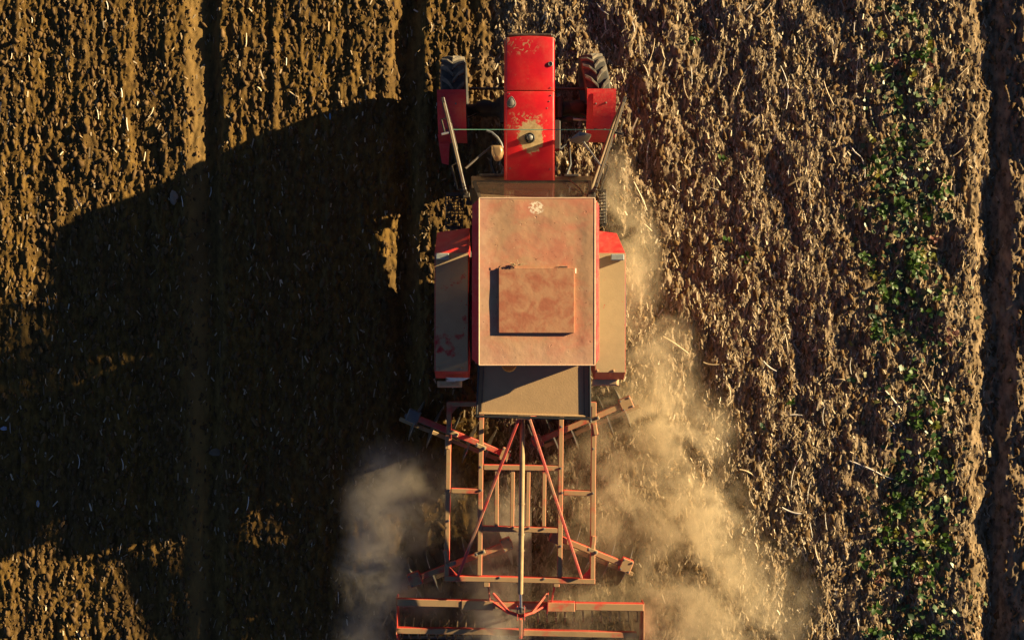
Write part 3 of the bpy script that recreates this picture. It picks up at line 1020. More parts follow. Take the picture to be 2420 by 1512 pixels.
sw.bar((0.06, 0.92, 1.62), (0.42, 0.92, 1.62), 0.03, 0.012)
sw.tube([(0.24, 0.92, 1.62), (0.24, 1.25, 1.25)], 0.03, 8)
sw.build('steering_wheel', M['black'], T, smooth=True)
# cowl in front of the windscreen
cw0, cw1 = P(1114, 0, 1.26), P(1399, 0, 1.26)
ya, yb2 = P(0, 416, 1.26).y, P(0, 446, 1.26).y
cowl = MB()
cowl.prism([(cw0.x, yb2, 1.27), (cw1.x, yb2, 1.27), (cw1.x, ya, 1.25), (cw0.x, ya, 1.25)], 0.02)
cowl.box(((cw0.x + cw1.x) / 2, yb2 + 0.03, 1.08), (cw1.x - cw0.x - 0.02, 0.03, 0.3))
M['cowl'] = dusty('cowl_dusty', (0.08, 0.045, 0.03), (0.24, 0.165, 0.09), 1.0, 0.2, 0.8, (0.3, 0.6), 4, 0.5)
cowl = cowl.build('cowl', M['cowl'], T, bevel=0.005)
MB().box(P(1350, 414.5, 1.27), (0.16, 0.025, 0.03)).build('wiper_motor', M['grey'], cowl, bevel=0.005)
MB().box(P(1165, 414, 1.27), (0.30, 0.03, 0.03)).build('wiper_motor', M['black'], cowl, bevel=0.005)
wz0, wz1 = 1.375, 2.46
wy0, wy1 = P(0, 431, wz0).y, yf - 0.015
wx0, wx1 = P(1120, 0, wz0).x, P(1394, 0, wz0).x
ws = MB().prism([(wx0, wy0, wz0), (wx1, wy0, wz0), (xr2 - 0.09, wy1, wz1), (xl2 + 0.09, wy1, wz1)], 0.006)
ws = ws.build('windscreen', M['windscreen'], T)
fr = MB()
fr.bar((wx0, wy0 + .004, wz0), (wx1, wy0 + .004, wz0), 0.03, 0.03)
fr.bar((wx1, wy0 + .004, wz0), (xr2 - 0.09, wy1, wz1), 0.035, 0.03, (0, 1, 0))
fr.bar((wx0, wy0 + .004, wz0), (xl2 + 0.09, wy1, wz1), 0.035, 0.03, (0, 1, 0))
fr.build('window_frame', M['black'], ws)
MB().tube([P(1345, 424, 1.40), P(1372, 448, 1.95), P(1378, 458, 2.15)], 0.008, 6).build('wiper', M['black'], ws)

hxr = P(1358, 0, 2.36).x
MB().box(((xl2 + 0.03 + hxr) / 2, yb + 0.02, 2.36), (hxr - xl2 - 0.03, 0.03, 0.17)).build('rear_shade_panel', M['red'], T, bevel=0.004)  # added unseen panel: stops a light leak, cut to shape the rear window's shadow
# rear window swung up level behind the roof, thick with dust
PZ = 2.26
pA, pB, pC, pD = P(1132, 858, PZ), P(1393, 858, PZ), P(1394.5, 986, PZ - 0.03), P(1126.5, 979, PZ - 0.03)
rw = MB().prism([pD, pC, pB, pA], 0.02).build('rear_window', M['dust_panel'], T)
fr = MB()
for a, b, w, h in ((pA, pD, 0.019, 0.05), (pB, pC, 0.022, 0.05)):
    MB().bar(a, b, w, h).build('side_seal', M['rubber'], rw, bevel=0.006)
mb = MB()
mb.bar(pD + Vector((-0.015, -0.018, 0)), pC + Vector((0.012, -0.016, 0)), 0.024, 0.045)
mb.build('lower_seal', M['rubber'], rw, bevel=0.006)
mb = MB()
mb.bar(pD + Vector((0.02, 0.012, 0.006)), pC + Vector((-0.02, 0.012, 0.006)), 0.022, 0.02)
mb.build('edge_strip', M['dust_panel'], rw, bevel=0.005)
for dx, qa, qb in ((-0.06, pB, pC), (0.05, pA, pD)):
    MB().bar(qa + Vector((dx, 0.0, 0.004)), qb + Vector((dx, 0.03, 0.004)), 0.012, 0.014).build('glazing_strip', M['cowl'], rw)
c = P(1203, 862, 2.40)
MB().lathe([(-0.05, 0.07), (0.0, 0.082), (0.02, 0.07), (0.03, 0.03), (0.032, 0.001)], c + Vector((0, 0.008, 0)), (0, 0, 1), 24).build('work_lamp', M['amber'], T, smooth=True, label='amber round lamp half hidden under rear roof edge')
for x in (pA.x + 0.03, pB.x - 0.03):
    MB().tube([(x, yb + 0.1, 1.75), (x, (pA.y + pD.y) / 2, PZ - 0.03)], 0.014, 8).build('gas_strut', M['black'], T, smooth=True)


# open doors: framed dusty glass, standing forward and outward of the cab
def door(hinge, tip, sgn):
    h2, t2 = Vector((hinge.x, hinge.y, 0)), Vector((tip.x, tip.y, 0))
    d = (t2 - h2).normalized()
    nrm = Vector((d.y, -d.x, 0)) * sgn            # outward
    z0, z1 = 1.08, 2.42
    L = (t2 - h2).length

    def at(u_, z_, off=0.0):
        return h2 + d * (L * u_) + nrm * off + Vector((0, 0, z_))

    fb = MB()
    fb.bar(at(0, z1 - 0.02), at(1, z1 - 0.1), 0.036, 0.05)
    fb.bar(at(1, z1 - 0.1), at(0.93, z0 + 0.25), 0.036, 0.045, d)
    fb.bar(at(0.93, z0 + 0.25), at(0.35, z0), 0.036, 0.045)
    fb.bar(at(0.35, z0), at(0, z0), 0.036, 0.045)
    fb.bar(at(0, z0), at(0, z1 - 0.02), 0.036, 0.05, d)
    dr = fb.build('door', M['black'], T, bevel=0.006)
    gp = [at(0.02, z1 - 0.04), at(0.98, z1 - 0.12), at(0.92, z0 + 0.27), at(0.36, z0 + 0.02), at(0.02, z0 + 0.02)]
    MB().prism(gp, 0.008).build('glass', M['door_glass'], dr)
    MB().bar(at(0.05, z1 + 0.008), at(0.95, z1 - 0.068), 0.016, 0.012).build('door_seal', M['cowl'], dr)
    hb = MB()
    hb.tube([at(0.88, 1.85, 0.02), at(0.88, 1.85, 0.075), at(0.72, 1.84, 0.075), at(0.72, 1.84, 0.02)], 0.012, 8)
    hb.build('handle', M['black'], dr, smooth=True)
    hb = MB()
    hb.tube([at(0.42, 1.5, 0.02), at(0.40, 1.5, 0.09), at(0.12, 1.45, 0.09), at(0.10, 1.45, 0.02)], 0.011, 8)
    hb.build('grab_rail', M['black'], dr, smooth=True)
    for zz_ in (1.35, 2.1):
        hb = MB().tube([at(-0.02, zz_ - 0.05, 0.0), at(-0.02, zz_ + 0.05, 0.0)], 0.022, 8)
        hb.box(at(-0.05, zz_, 0.0), (0.07, 0.05, 0.06))
        hb.build('hinge', M['black'], dr, bevel=0.004)
    MB().tube([at(0.62, z1 - 0.05, 0.02), at(0.62, z1 - 0.03, 0.10)], 0.013, 8).build('window_stay', M['steel'] if sgn < 0 else M['black'], dr)
    return dr


door(P(1097, 444, 2.4), P(1046, 231, 2.4), -1)
door(P(1407, 444, 2.4), P(1478, 229, 2.4), 1)
cord = MB()
a, b = P(1071, 306.6, 2.0), P(1449, 306.6, 2.0)
cord.tube([a, a.lerp(b, 0.5) + Vector((0, 0, -0.01)), b], 0.0045, 6)
cord = cord.build('cord', M['cord'], None)
tag(cord, 'thin green cord stretched between the two open doors above the red hood', 'cord')

# mirrors on arms
lm = MB()
c = P(1175, 362, 2.1)
prof = []
for k in range(7):
    a = k / 6 * math.pi / 2
    prof.append((0.085 * math.sin(a), 0.078 * math.cos(a) + 0.004))
ring_pts = []
lm.hull([c + Vector((sx * 0.07 * ca, 0.075 * sa, sz_)) for sx in (1,) for sz_, k_ in ((-0.10, 0.75), (-0.06, 1.0), (0.06, 1.0), (0.10, 0.7)) for ca, sa in
         [(k_ * (-0.85), k_), (k_ * 0.6, k_), (k_ * 0.95, k_ * 0.5), (k_ * 0.98, 0), (k_ * 0.75, -k_ * 0.7), (k_ * 0.2, -k_ * 1.1), (-k_ * 0.4, -k_), (-k_ * 0.85, 0)]])
M['mirror_gold'] = plain('mirror_housing', (0.30, 0.19, 0.09), 0.35, 0.3, 0.2, 10)
m1 = lm.build('mirror', M['mirror_gold'], T, bevel=0.016, smooth=True, seg=3, label='rounded brown mirror housing left of the hood')
MB().tube([P(1150, 309, 2.1), P(1162, 313, 2.1), P(1176, 325, 2.1), P(1184, 338, 2.1), P(1188, 350, 2.1)], 0.012, 8).build('mirror_loop', M['grey'], m1, smooth=True)
MB().tube([P(1162, 346, 2.1), P(1130, 372, 2.15), P(1101, 398, 2.2)], 0.012, 8).build('mirror_arm', M['black'], m1, smooth=True)
rm = MB()
poly = [P(1345.5, 330, 2.2), P(1369, 310, 2.24), P(1398.5, 317, 2.22), P(1390, 331, 2.16), P(1372, 336, 2.12)]
rm.hull([q for q in poly] + [q + Vector((0.004, -0.01, -0.10)) for q in poly] + [P(1372, 321, 2.27)])
m2 = rm.build('mirror', M['grey'], T, bevel=0.012, smooth=True, seg=2, label='grey mirror housing right of the hood')
MB().tube([P(1377, 330, 2.12), P(1381, 338, 2.12), P(1424, 397, 2.2)], [0.018, 0.010, 0.010], 8).build('mirror_arm', M['steel'], m2, smooth=True)

# steps with wire mesh beside the cab
for px0, px1, py0, py1, nm in ((1054, 1094, 462, 535, 'left'), (1417, 1432, 455, 528, 'right')):
    a, b = P(px0, py0, 0.62), P(px1, py1, 0.62)
    mb = MB()
    for t_ in np.linspace(0, 1, 5):
        mb.tube([(a.x + (b.x - a.x) * t_, a.y, 0.62), (a.x + (b.x - a.x) * t_, b.y, 0.62)], 0.0055, 5)
    for t_ in np.linspace(0, 1, 11):
        mb.tube([(a.x, a.y + (b.y - a.y) * t_, 0.632), (b.x, a.y + (b.y - a.y) * t_, 0.632)], 0.0055, 5)
    stp = mb.build('step', M['black'], T)
    xin = b.x if px0 < 1200 else a.x
    for yv in (a.y + .02, b.y - .02):
        mb = MB()
        mb.bar((a.x, yv, 0.61), (b.x, yv, 0.61), 0.03, 0.04)
        mb.bar((xin, yv, 0.60), (xin, yv, 0.95), 0.03, 0.03, (1, 0, 0))
        mb.build('step_bracket', M['black'], stp)

# hitch arms and top link anchor
for sx in (-1, 1):
    MB().bar((X0 + sx * 0.28, -0.1, 0.55), (X0 + sx * 0.36, -1.0, 0.62), 0.05, 0.07).build('lift_arm', M['black'], T, bevel=0.006)
    MB().tube([(X0 + sx * 0.27, -0.3, 1.05), (X0 + sx * 0.33, -0.65, 0.60)], 0.02, 8).build('lift_rod', M['black'], T)
MB().box((X0, -0.42, 1.0), (0.2, 0.16, 0.3)).build('link_bracket', M['red'], T, bevel=0.01)

# a tuft of dry stalks caught on the hatch hinge
mb = MB()
c = P(1214, 627, 2.672)
for k in range(16):
    a = random.uniform(0, 2 * math.pi)
    l = random.uniform(0.03, 0.10)
    o_ = Vector((random.uniform(-0.03, 0.05), random.uniform(-0.01, 0.012), 0.006 + random.uniform(0, 0.012)))
    mb.tube([c + o_, c + o_ + Vector((math.cos(a) * l * 0.5, math.sin(a) * l * 0.22, 0.008)), c + o_ + Vector((math.cos(a) * l, math.sin(a) * l * 0.5, 0.0))], 0.0025, 4)
M['straw_tan'] = plain('straw_tan', (0.34, 0.24, 0.12), 0.7)
tuft = mb.build('dry_twig', M['straw_tan'], None)
tag(tuft, 'small tuft of dry twigs caught on the left hinge of the roof hatch', 'twig')

# ------------------------------------------------------------------ disc harrow
HF = 0.75
D = thing('disc_harrow', 'dust-covered red disc harrow hitched behind the tractor', 'harrow', (0.15, -2.2, 0))


def fbar(name, a, b, w, h, mat='red', z=HF, z2=None, parent=None, bevel=0.006, **kw):
    pa, pb = P(a[0], a[1], z), P(b[0], b[1], z if z2 is None else z2)
    return MB().bar(pa, pb, w, h, **kw).build(name, M[mat], parent or D, bevel=bevel)


RW = 0.056
left_rail = fbar('outer_rail', (1062, 950), (1056, 1359), RW, 0.08)
right_rail = fbar('outer_rail', (1403.5, 952), (1400, 1367), RW, 0.08)
inl = fbar('inner_rail', (1138, 961), (1133.5, 1358), RW, 0.08)
inr = fbar('inner_rail', (1326.5, 961), (1322.5, 1362), RW, 0.08)
fbar('front_beam', (1058, 954), (1409, 955), 0.056, 0.082)
fbar('rear_beam', (1051, 1364.5), (1406, 1372), 0.062, 0.09)
fbar('cross_beam', (1143.5, 1103), (1321, 1105.5), 0.062, 0.078)
fbar('cross_beam', (1140.5, 1247.5), (1318, 1252), 0.062, 0.078)
fbar('cross_beam', (1066.5, 1158.5), (1131, 1159.5), 0.060, 0.078)
fbar('cross_beam', (1332, 1163), (1398, 1165), 0.060, 0.078)
for xa, xb in ((1174, 1173.5), (1212, 1210), (1249, 1246.5), (1286.5, 1285)):
    fbar('slat', (xa, 1109.5), (xb, 1243), 0.047, 0.05)
# corner gussets
for pts in (((1062, 960), (1082, 960), (1068, 978)), ((1056, 1358), (1062, 1338), (1082, 1358)), ((1404, 1366), (1371, 1366), (1398, 1338))):
    q = [P(x, y, HF + 0.0) for x, y in pts]
    MB().prism(q, 0.012).build('gusset', M['red_strut'], D)
# bolts where the frame members meet
for px, py in ((1326, 1008), (1325, 1290), (1136, 1240), (1402, 1060), (1172, 1241), (1212, 1246), (1250, 1247), (1285, 1249), (1061, 1158), (1136, 1158), (1328, 1164), (1401, 1165), (1136, 1103), (1325, 1106), (1060, 1230), (1180, 1364), (1285, 1367), (1063, 1005)):
    MB().lathe([(-0.004, 0.015), (0.010, 0.014), (0.013, 0.001)], P(px, py, HF + 0.043), (0, 0, 1), 6).build('bolt', M['grey'], D)
# tower struts and top link
fbar('tower_strut', (1228, 985), (1083, 1360), 0.034, 0.06, 'red_strut', 1.18, 0.80)
fbar('tower_strut', (1250, 985), (1374, 1365), 0.034, 0.06, 'red_strut', 1.18, 0.80)
MB().bar(P(1228, 984, 1.2), P(1150, 957, 0.79), 0.05, 0.05).build('tower_leg', M['red'], D, bevel=0.006)
MB().bar(P(1250, 984, 1.2), P(1318, 957, 0.79), 0.05, 0.05).build('tower_leg', M['red'], D, bevel=0.006)
MB().box(P(1239, 984, 1.22), (0.16, 0.06, 0.1)).build('tower_head', M['red'], D, bevel=0.01)
lk = MB().tube([P(1235.5, 988, 1.12), P(1235.5, 1004, 1.12), P(1235, 1006, 1.115), P(1233.5, 1150, 1.05), P(1231, 1330, 0.99), P(1230, 1402, 0.96)], [0.022, 0.022, 0.030, 0.031, 0.031, 0.031], 12)
lk = lk.build('top_link', M['link'], D, smooth=True)
for py in (1190, 1262, 1300):
    MB().lathe([(-0.01, 0.033), (-0.008, 0.038), (0.008, 0.038), (0.01, 0.033)], P(1233.3 - (py - 1150) * .012, py, 1.05 - (py - 1150) * 0.0004), (0, 1, 0.02), 12).build('collar', M['link'], lk)
MB().tube([P(1230, 1400, 0.96), P(1231, 1420, 0.93), P(1231, 1442, 0.90)], [0.018, 0.016, 0.016], 10).build('threaded_end', M['steel'], lk, smooth=True)
MB().box(P(1231, 1440, 0.90), (0.035, 0.07, 0.06)).build('clevis', M['rubber'], lk, bevel=0.01)


# gangs: square beam, end boxes, bearing box, scraper bar and a row of concave discs
def gang(a, b, box_a, box_b, bar_off, z=0.60, dark=False, ndisc=7, flip=1, short=(0.0, 1.0)):
    pa, pb = P(a[0], a[1], z), P(b[0], b[1], z)
    g_ = MB().bar(pa, pb, 0.066, 0.07).build('gang_beam', M['red_strut' if dark else 'red'], D, bevel=0.006)
    d = (pb - pa).normalized()
    ang = math.atan2(d.y, d.x)
    rot = Matrix.Rotation(ang, 3, 'Z')
    for q, sz_, mt in ((pa + d * 0.07, box_a, 'grey' if dark else 'red'), (pb - d * 0.07, box_b, 'red')):
        MB().box(q, sz_, rot).build('bearing_box', M[mt], g_, bevel=0.008)
        for sx, sy in ((-1, -1), (1, -1), (1, 1), (-1, 1)):
            MB().lathe([(0, 0.012), (0.01, 0.011), (0.012, 0.001)], q + rot @ Vector((sx * sz_[0] * 0.36, sy * sz_[1] * 0.36, sz_[2] / 2)), (0, 0, 1), 6).build('bolt', M['grey'], g_)
        MB().box(q + Vector((0, 0, -0.18)), (0.06, 0.05, 0.30), rot).build('hanger', M['grey'], g_)
    off = rot @ Vector((0, bar_off, 0))
    za = 0.24
    qa, qb = Vector((pa.x, pa.y, za)) + off * 0.6, Vector((pb.x, pb.y, za)) + off * 0.6
    MB().tube([qa - d * 0.05, qb + d * 0.05], 0.025, 8).build('axle', M['grey'], g_, smooth=True)
    # scraper bar
    sa, sb = Vector((pa.x, pa.y, 0.42)) + off - d * 0.08, Vector((pb.x, pb.y, 0.42)) + off - d * 0.12
    MB().bar(sa, sb, 0.05, 0.03).build('scraper_bar', M['link'], g_, bevel=0.006)
    for k in range(ndisc):
        t_ = (k + 0.3) / (ndisc - 0.4)
        if not short[0] <= t_ <= short[1]:
            continue
        c_ = qa.lerp(qb, t_)
        prof = [(0.045 - 0.045 * (1 - (r_ / 0.27) ** 2) - 0.0, r_) for r_ in (0.03, 0.10, 0.17, 0.23, 0.27)]
        prof2 = [(t2 - 0.005, r_) for t2, r_ in prof[::-1]]
        MB().lathe(prof + prof2, c_, d * flip, 28, closed=True).build('disc', M['disc'], g_, smooth=True)
    return g_


gang((964, 978), (1206, 1078), (0.15, 0.15, 0.10), (0.11, 0.16, 0.10), -0.11, 0.60, True, 6, 1)
gang((1492, 948), (1258, 1047), (0.15, 0.15, 0.10), (0.11, 0.15, 0.10), 0.11, 0.60, False, 6, 1)
gang((968, 1372), (1210, 1280), (0.15, 0.16, 0.10), (0.12, 0.15, 0.10), -0.10, 0.60, False, 6, -1)
gang((1492, 1340), (1300, 1262), (0.14, 0.16, 0.10), (0.12, 0.15, 0.10), 0.10, 0.60, False, 5, -1)
# clamps where the gangs meet the rails
for pts in (((1057, 1028), (1057, 1062)), ((1404, 1000), (1409, 1028)), ((1052, 1298), (1058, 1330)), ((1404, 1265), (1400, 1300))):
    a, b = pts
    MB().bar(P(a[0], a[1], HF + 0.05), P(b[0], b[1], HF + 0.05), 0.055, 0.02).build('clamp_plate', M['red'], D, bevel=0.01)
for px, py, an in ((1071, 1023, -24), (1136, 1055, -24), (1404, 991, 24), (1066, 1332, 20), (1400, 1301, -22), (1134, 1306, 20)):
    rot = Matrix.Rotation(R(an), 3, 'Z')
    cb = MB().box(P(px, py, HF + 0.052), (0.13, 0.05, 0.022), rot).build('clamp', M['link'], D, bevel=0.006)
    for sx in (-0.045, 0.045):
        MB().lathe([(0, 0.017), (0.016, 0.016), (0.02, 0.001)], P(px, py, HF + 0.063) + rot @ Vector((sx, 0, 0)), (0, 0, 1), 6).build('bolt', M['grey'], cb)

# rear frame with tines and a bar roller
RZ2 = 0.62
fbar('roller_beam', (939, 1421), (1090, 1424), 0.085, 0.09, z=RZ2)
fbar('roller_beam', (1359, 1431), (1520, 1433), 0.085, 0.09, z=RZ2)
fbar('beam_sleeve', (1091, 1427), (1166, 1428), 0.11, 0.11, z=RZ2)
fbar('beam_sleeve', (1294, 1431), (1358, 1432), 0.11, 0.11, z=RZ2)
fbar('roller_crossbeam', (1166, 1428.5), (1294, 1430.5), 0.08, 0.085, z=RZ2)
fbar('tine_beam', (938, 1488), (1230, 1492), 0.07, 0.08, z=0.55)
fbar('tine_beam', (1237, 1493), (1505, 1499), 0.07, 0.08, z=0.55)
for pts, z0_, z1_ in ((((938, 1410), (938, 1497)), 0.2, 0.66), (((1522, 1424), (1520, 1510)), 0.2, 0.66)):
    a, b = P(pts[0][0], pts[0][1], RZ2), P(pts[1][0], pts[1][1], RZ2)
    MB().prism([(a.x, a.y, z1_), (a.x, b.y, z1_ - 0.02), (a.x, b.y - 0.25, 0.3), (a.x, b.y - 0.1, 0.14), (a.x, a.y, 0.45)], 0.012).build('end_plate', M['red'], D, bevel=0.003)
xs_ = [944 + 21.4 * k for k in range(28)]
for k, px in enumerate(xs_):
    y0_ = 1501 if px > 1236 else 1497
    a = P(px, y0_ - 8, 0.53)
    pts = [a + Vector((0, 0, 0)), a + Vector((0.004, -0.08, -0.04)), a + Vector((0.010, -0.15, -0.18)), a + Vector((0.018, -0.08, -0.40)), a + Vector((0.02, 0.0, -0.56))]
    MB().tube(pts, 0.009, 6).build('tine', M['link'], D, smooth=True)
for px in [1270 + 21.4 * k for k in range(12)]:
    a = P(px, 1440, 0.58)
    MB().tube([a, a + Vector((0.006, -0.08, 0.015)), a + Vector((0.012, -0.16, -0.08)), a + Vector((0.016, -0.22, -0.32)), a + Vector((0.02, -0.24, -0.56))], 0.0085, 6).build('tine', M['link'], D, smooth=True)
# cage roller at the very back
ry, rzv = P(0, 1545, 0.3).y, 0.19
ra, rb_ = P(942, 0, 0.3).x, P(1518, 0, 0.3).x
MB().tube([(ra, ry, rzv), (rb_, ry, rzv)], 0.04, 10).build('roller_shaft', M['grey'], D, smooth=True)
for k in range(10):
    a = 2 * math.pi * k / 10
    MB().bar((ra, ry + 0.18 * math.cos(a), rzv + 0.18 * math.sin(a)), (rb_, ry + 0.18 * math.cos(a + 0.6), rzv + 0.18 * math.sin(a + 0.6)), 0.03, 0.012).build('roller_bar', M['grey'], D)
for t_ in np.linspace(0, 1, 6):
    x = ra + (rb_ - ra) * t_
    MB().lathe([(-0.006, 0.05), (0.006, 0.05), (0.006, 0.175), (-0.006, 0.175)], (x, ry, rzv), (1, 0, 0), 20, closed=True).build('roller_plate', M['grey'], D)
# red V bracket that carries the top link
vb = [(1165.5, 1402), (1203, 1446), (1231, 1455), (1258, 1446), (1292, 1402)]
zs = [0.72, 0.80, 0.84, 0.80, 0.72]
for i in range(4):
    MB().bar(P(*vb[i], zs[i]), P(*vb[i + 1], zs[i + 1]), 0.026, 0.06, ext=0.004).build('bracket_arm', M['red_strut'], D, bevel=0.003)
fbar('bracket_arm', (1165.5, 1424), (1204, 1449), 0.024, 0.055, 'red_strut', 0.68, 0.74, bevel=0.003)
fbar('bracket_arm', (1291, 1428), (1257, 1448), 0.024, 0.055, 'red_strut', 0.68, 0.74, bevel=0.003)
for px in (1222.5, 1239):
    MB().bar(P(px, 1434, 0.87), P(px, 1462, 0.84), 0.012, 0.09).build('lug_plate', M['red_strut'], D, bevel=0.003)
MB().tube([P(1219, 1437, 0.88), P(1243, 1437, 0.88)], 0.017, 8).build('pin', M['steel'], D, smooth=True)
fbar('roller_post', (1230.5, 1461), (1230, 1507), 0.04, 0.05, 'red_strut', 0.66, 0.60)
for px, py in ((1150, 1376), (1315, 1376)):
    MB().box(P(px, py, HF - 0.01), (0.07, 0.085, 0.10)).build('carrier', M['red'], D, bevel=0.006)
    MB().bar(P(px + (4 if px < 1200 else -4), py + 6, 0.70), P(px + (8 if px < 1200 else -12), 1424, 0.64), 0.018, 0.05).build('carrier_arm', M['red_strut'], D, bevel=0.003)
MB().bar(P(1296, 1400, 0.72), P(1293, 1444, 0.66), 0.010, 0.10).build('carrier_arm', M['red_strut'], D)

# ------------------------------------------------------------------ straw, one by one
straw_cols = {'white': (0.66, 0.61, 0.53), 'tan': (0.42, 0.31, 0.18), 'grey': (0.36, 0.31, 0.27), 'pale': (0.60, 0.49, 0.33)}
SM = {k: plain('straw_' + k, v, 0.6, 0, 0.2, 40) for k, v in straw_cols.items()}


def straw(px0, py0, px1, py1, w, colr, name='straw_stalk'):
    a, b = P(px0, py0, 0), P(px1, py1, 0)
    n = 6
    d = (b - a)
    L = d.length
    d.normalize()
    s = Vector((-d.y, d.x, 0))
    hs = hgt(np.array([a.x + (b.x - a.x) * i / n for i in range(n + 1)]), np.array([a.y + (b.y - a.y) * i / n for i in range(n + 1)]))
    top_ = float(np.max(hs))
    bow = random.uniform(-0.11, 0.11) * L
    cen = (a + b) / 2
    vs_, fs_ = [], []
    for i in range(n + 1):
        t_ = i / n
        z = 0.35 * hs[i] + 0.65 * top_ + 0.012
        p = a.lerp(b, t_) + s * bow * (1 - (2 * t_ - 1) ** 2) + Vector((0, 0, z))
        ww = w * (0.75 + 0.25 * math.sin(math.pi * t_))
        vs_ += [p + s * ww / 2 + Vector((0, 0, -0.001)), p + Vector((0, 0, w * 0.28 + 0.002)), p - s * ww / 2 + Vector((0, 0, -0.001)), p + Vector((0, 0, -0.005))]
    for i in range(n):
        for k_ in range(4):
            fs_.append((i * 4 + k_, i * 4 + (k_ + 1) % 4, i * 4 + 4 + (k_ + 1) % 4, i * 4 + 4 + k_))
    fs_ += [(3, 2, 1, 0), tuple(n * 4 + k_ for k_ in range(4))]
    mb_ = MB().add(vs_, fs_)
    o = mb_.build(name, SM[colr], None, smooth=True)
    c0 = Vector((cen.x, cen.y, top_))
    for v in o.data.vertices:
        v.co -= c0
    o.location = c0
    return o


def z7(x, y):
    return 1408.8 + x / 2.393, y / 2.393


def z8(x, y):
    return 1408.8 + x / 2.073, 782.7 + y / 2.073


def z5(x, y):
    return x / 2.76, y / 2.76


def z6(x, y):
    return x / 2.577, 939.2 + y / 2.577


N_, W_ = 0.009, 0.024
ST = []
for q in ((1040, 375, 1072, 620, .013, 'white'), (1060, 505, 1066, 560, N_, 'white'), (850, 395, 790, 540, .014, 'pale'), (800, 672, 806, 740, N_, 'white'), (920, 660, 855, 715, W_, 'grey'), (840, 690, 815, 740, .016, 'tan'),
          (985, 20, 905, 95, W_, 'tan'), (875, 30, 835, 70, .02, 'grey'), (1620, 20, 1670, 170, .013, 'tan'), (1610, 290, 1565, 400, .014, 'tan'), (1545, 430, 1510, 530, .014, 'tan'), (1435, 822, 1500, 890, W_, 'grey'), (1500, 895, 1517, 1005, .012, 'white'),
          (1460, 120, 1455, 230, N_, 'white'), (1483, 310, 1470, 480, .007, 'white'), (1205, 1010, 1210, 1110, N_, 'white'), (1088, 940, 1085, 1010, N_, 'white'), (210, 1030, 285, 1190, .015, 'pale'), (300, 800, 290, 920, N_, 'white'),
          (533, 380, 540, 480, N_, 'white'), (1285, 460, 1340, 600, .02, 'tan'), (2110, 370, 2040, 440, .015, 'tan'), (2100, 775, 2010, 885, .016, 'tan'), (1165, 1185, 1185, 1260, .013, 'pale'), (265, 1270, 312, 1312, W_, 'tan'),
          (1112, 1165, 1140, 1285, .011, 'tan'), (0, 20, 70, 90, .02, 'grey'), (75, 165, 30, 215, .02, 'tan'), (200, 130, 212, 190, N_, 'white'), (715, 145, 700, 215, N_, 'pale'), (290, 370, 330, 220, .013, 'tan'), (370, 280, 390, 340, .016, 'tan'), (265, 370, 292, 440, .012, 'pale'), (980, 640, 1000, 740, .007, 'grey'),
          (430, 1050, 470, 1090, W_, 'grey'), (705, 375, 690, 440, .016, 'grey'), (1340, 640, 1338, 710, N_, 'white'), (1250, 395, 1248, 440, N_, 'white'), (245, 210, 250, 310, N_, 'pale'), (495, 440, 520, 560, .011, 'tan'), (535, 850, 500, 930, .013, 'tan'), (790, 1210, 800, 1270, N_, 'pale'), (150, 390, 152, 440, N_, 'white'), (640, 1060, 730, 1100, .012, 'grey'), (780, 330, 778, 400, N_, 'pale'), (985, 360, 970, 400, .014, 'tan')):
    ST.append((*z7(q[0], q[1]), *z7(q[2], q[3]), q[4], q[5]))
for q in ((325, 25, 450, 110, W_, 'tan'), (430, 200, 435, 270, N_, 'pale'), (815, 145, 880, 195, W_, 'grey'), (920, 0, 940, 110, .012, 'pale'), (1250, 130, 1252, 210, N_, 'white'), (970, 60, 1005, 110, .02, 'grey'), (1410, 290, 1490, 385, .026, 'pale'), (1425, 430, 1465, 475, W_, 'grey'),
          (1235, 632, 1395, 702, .026, 'grey'), (1400, 700, 1455, 722, .02, 'grey'), (700, 675, 780, 715, W_, 'tan'), (1000, 600, 950, 760, .011, 'white'), (1115, 370, 1115, 460, N_, 'white'), (1050, 735, 1035, 835, N_, 'white'), (982, 710, 1000, 795, .010, 'pale'), (745, 750, 768, 850, .011, 'pale'), (905, 858, 1000, 890, .026, 'grey'),
          (1398, 830, 1425, 867, .014, 'white'), (1045, 930, 1060, 1010, N_, 'white'), (1068, 1040, 1100, 1145, .013, 'pale'), (1120, 890, 1128, 970, N_, 'white'), (1010, 1250, 985, 1282, .016, 'tan'), (772, 1030, 788, 1078, .012, 'pale'), (948, 410, 1010, 412, W_, 'grey'), (1590, 230, 1645, 335, .016, 'tan'), (1755, 460, 1760, 500, N_, 'pale'),
          (525, 152, 600, 162, .02, 'tan'), (935, 1170, 900, 1220, .018, 'tan'), (2052, 242, 2092, 222, .02, 'tan'), (1012, 1050, 1026, 1085, N_, 'pale'), (612, 160, 622, 220, N_, 'white'), (640, 260, 650, 340, .012, 'pale'), (1330, 880, 1342, 920, .014, 'white'), (1140, 1370, 1160, 1430, .012, 'pale'), (1185, 1430, 1188, 1490, N_, 'white'), (885, 1365, 900, 1390, W_, 'pale'), (1275, 1400, 1285, 1440, .012, 'white'), (1360, 10, 1362, 60, N_, 'white'), (1215, 240, 1165, 235, .02, 'tan'), (540, 290, 550, 360, .011, 'pale')):
    ST.append((*z8(q[0], q[1]), *z8(q[2], q[3]), q[4], q[5]))
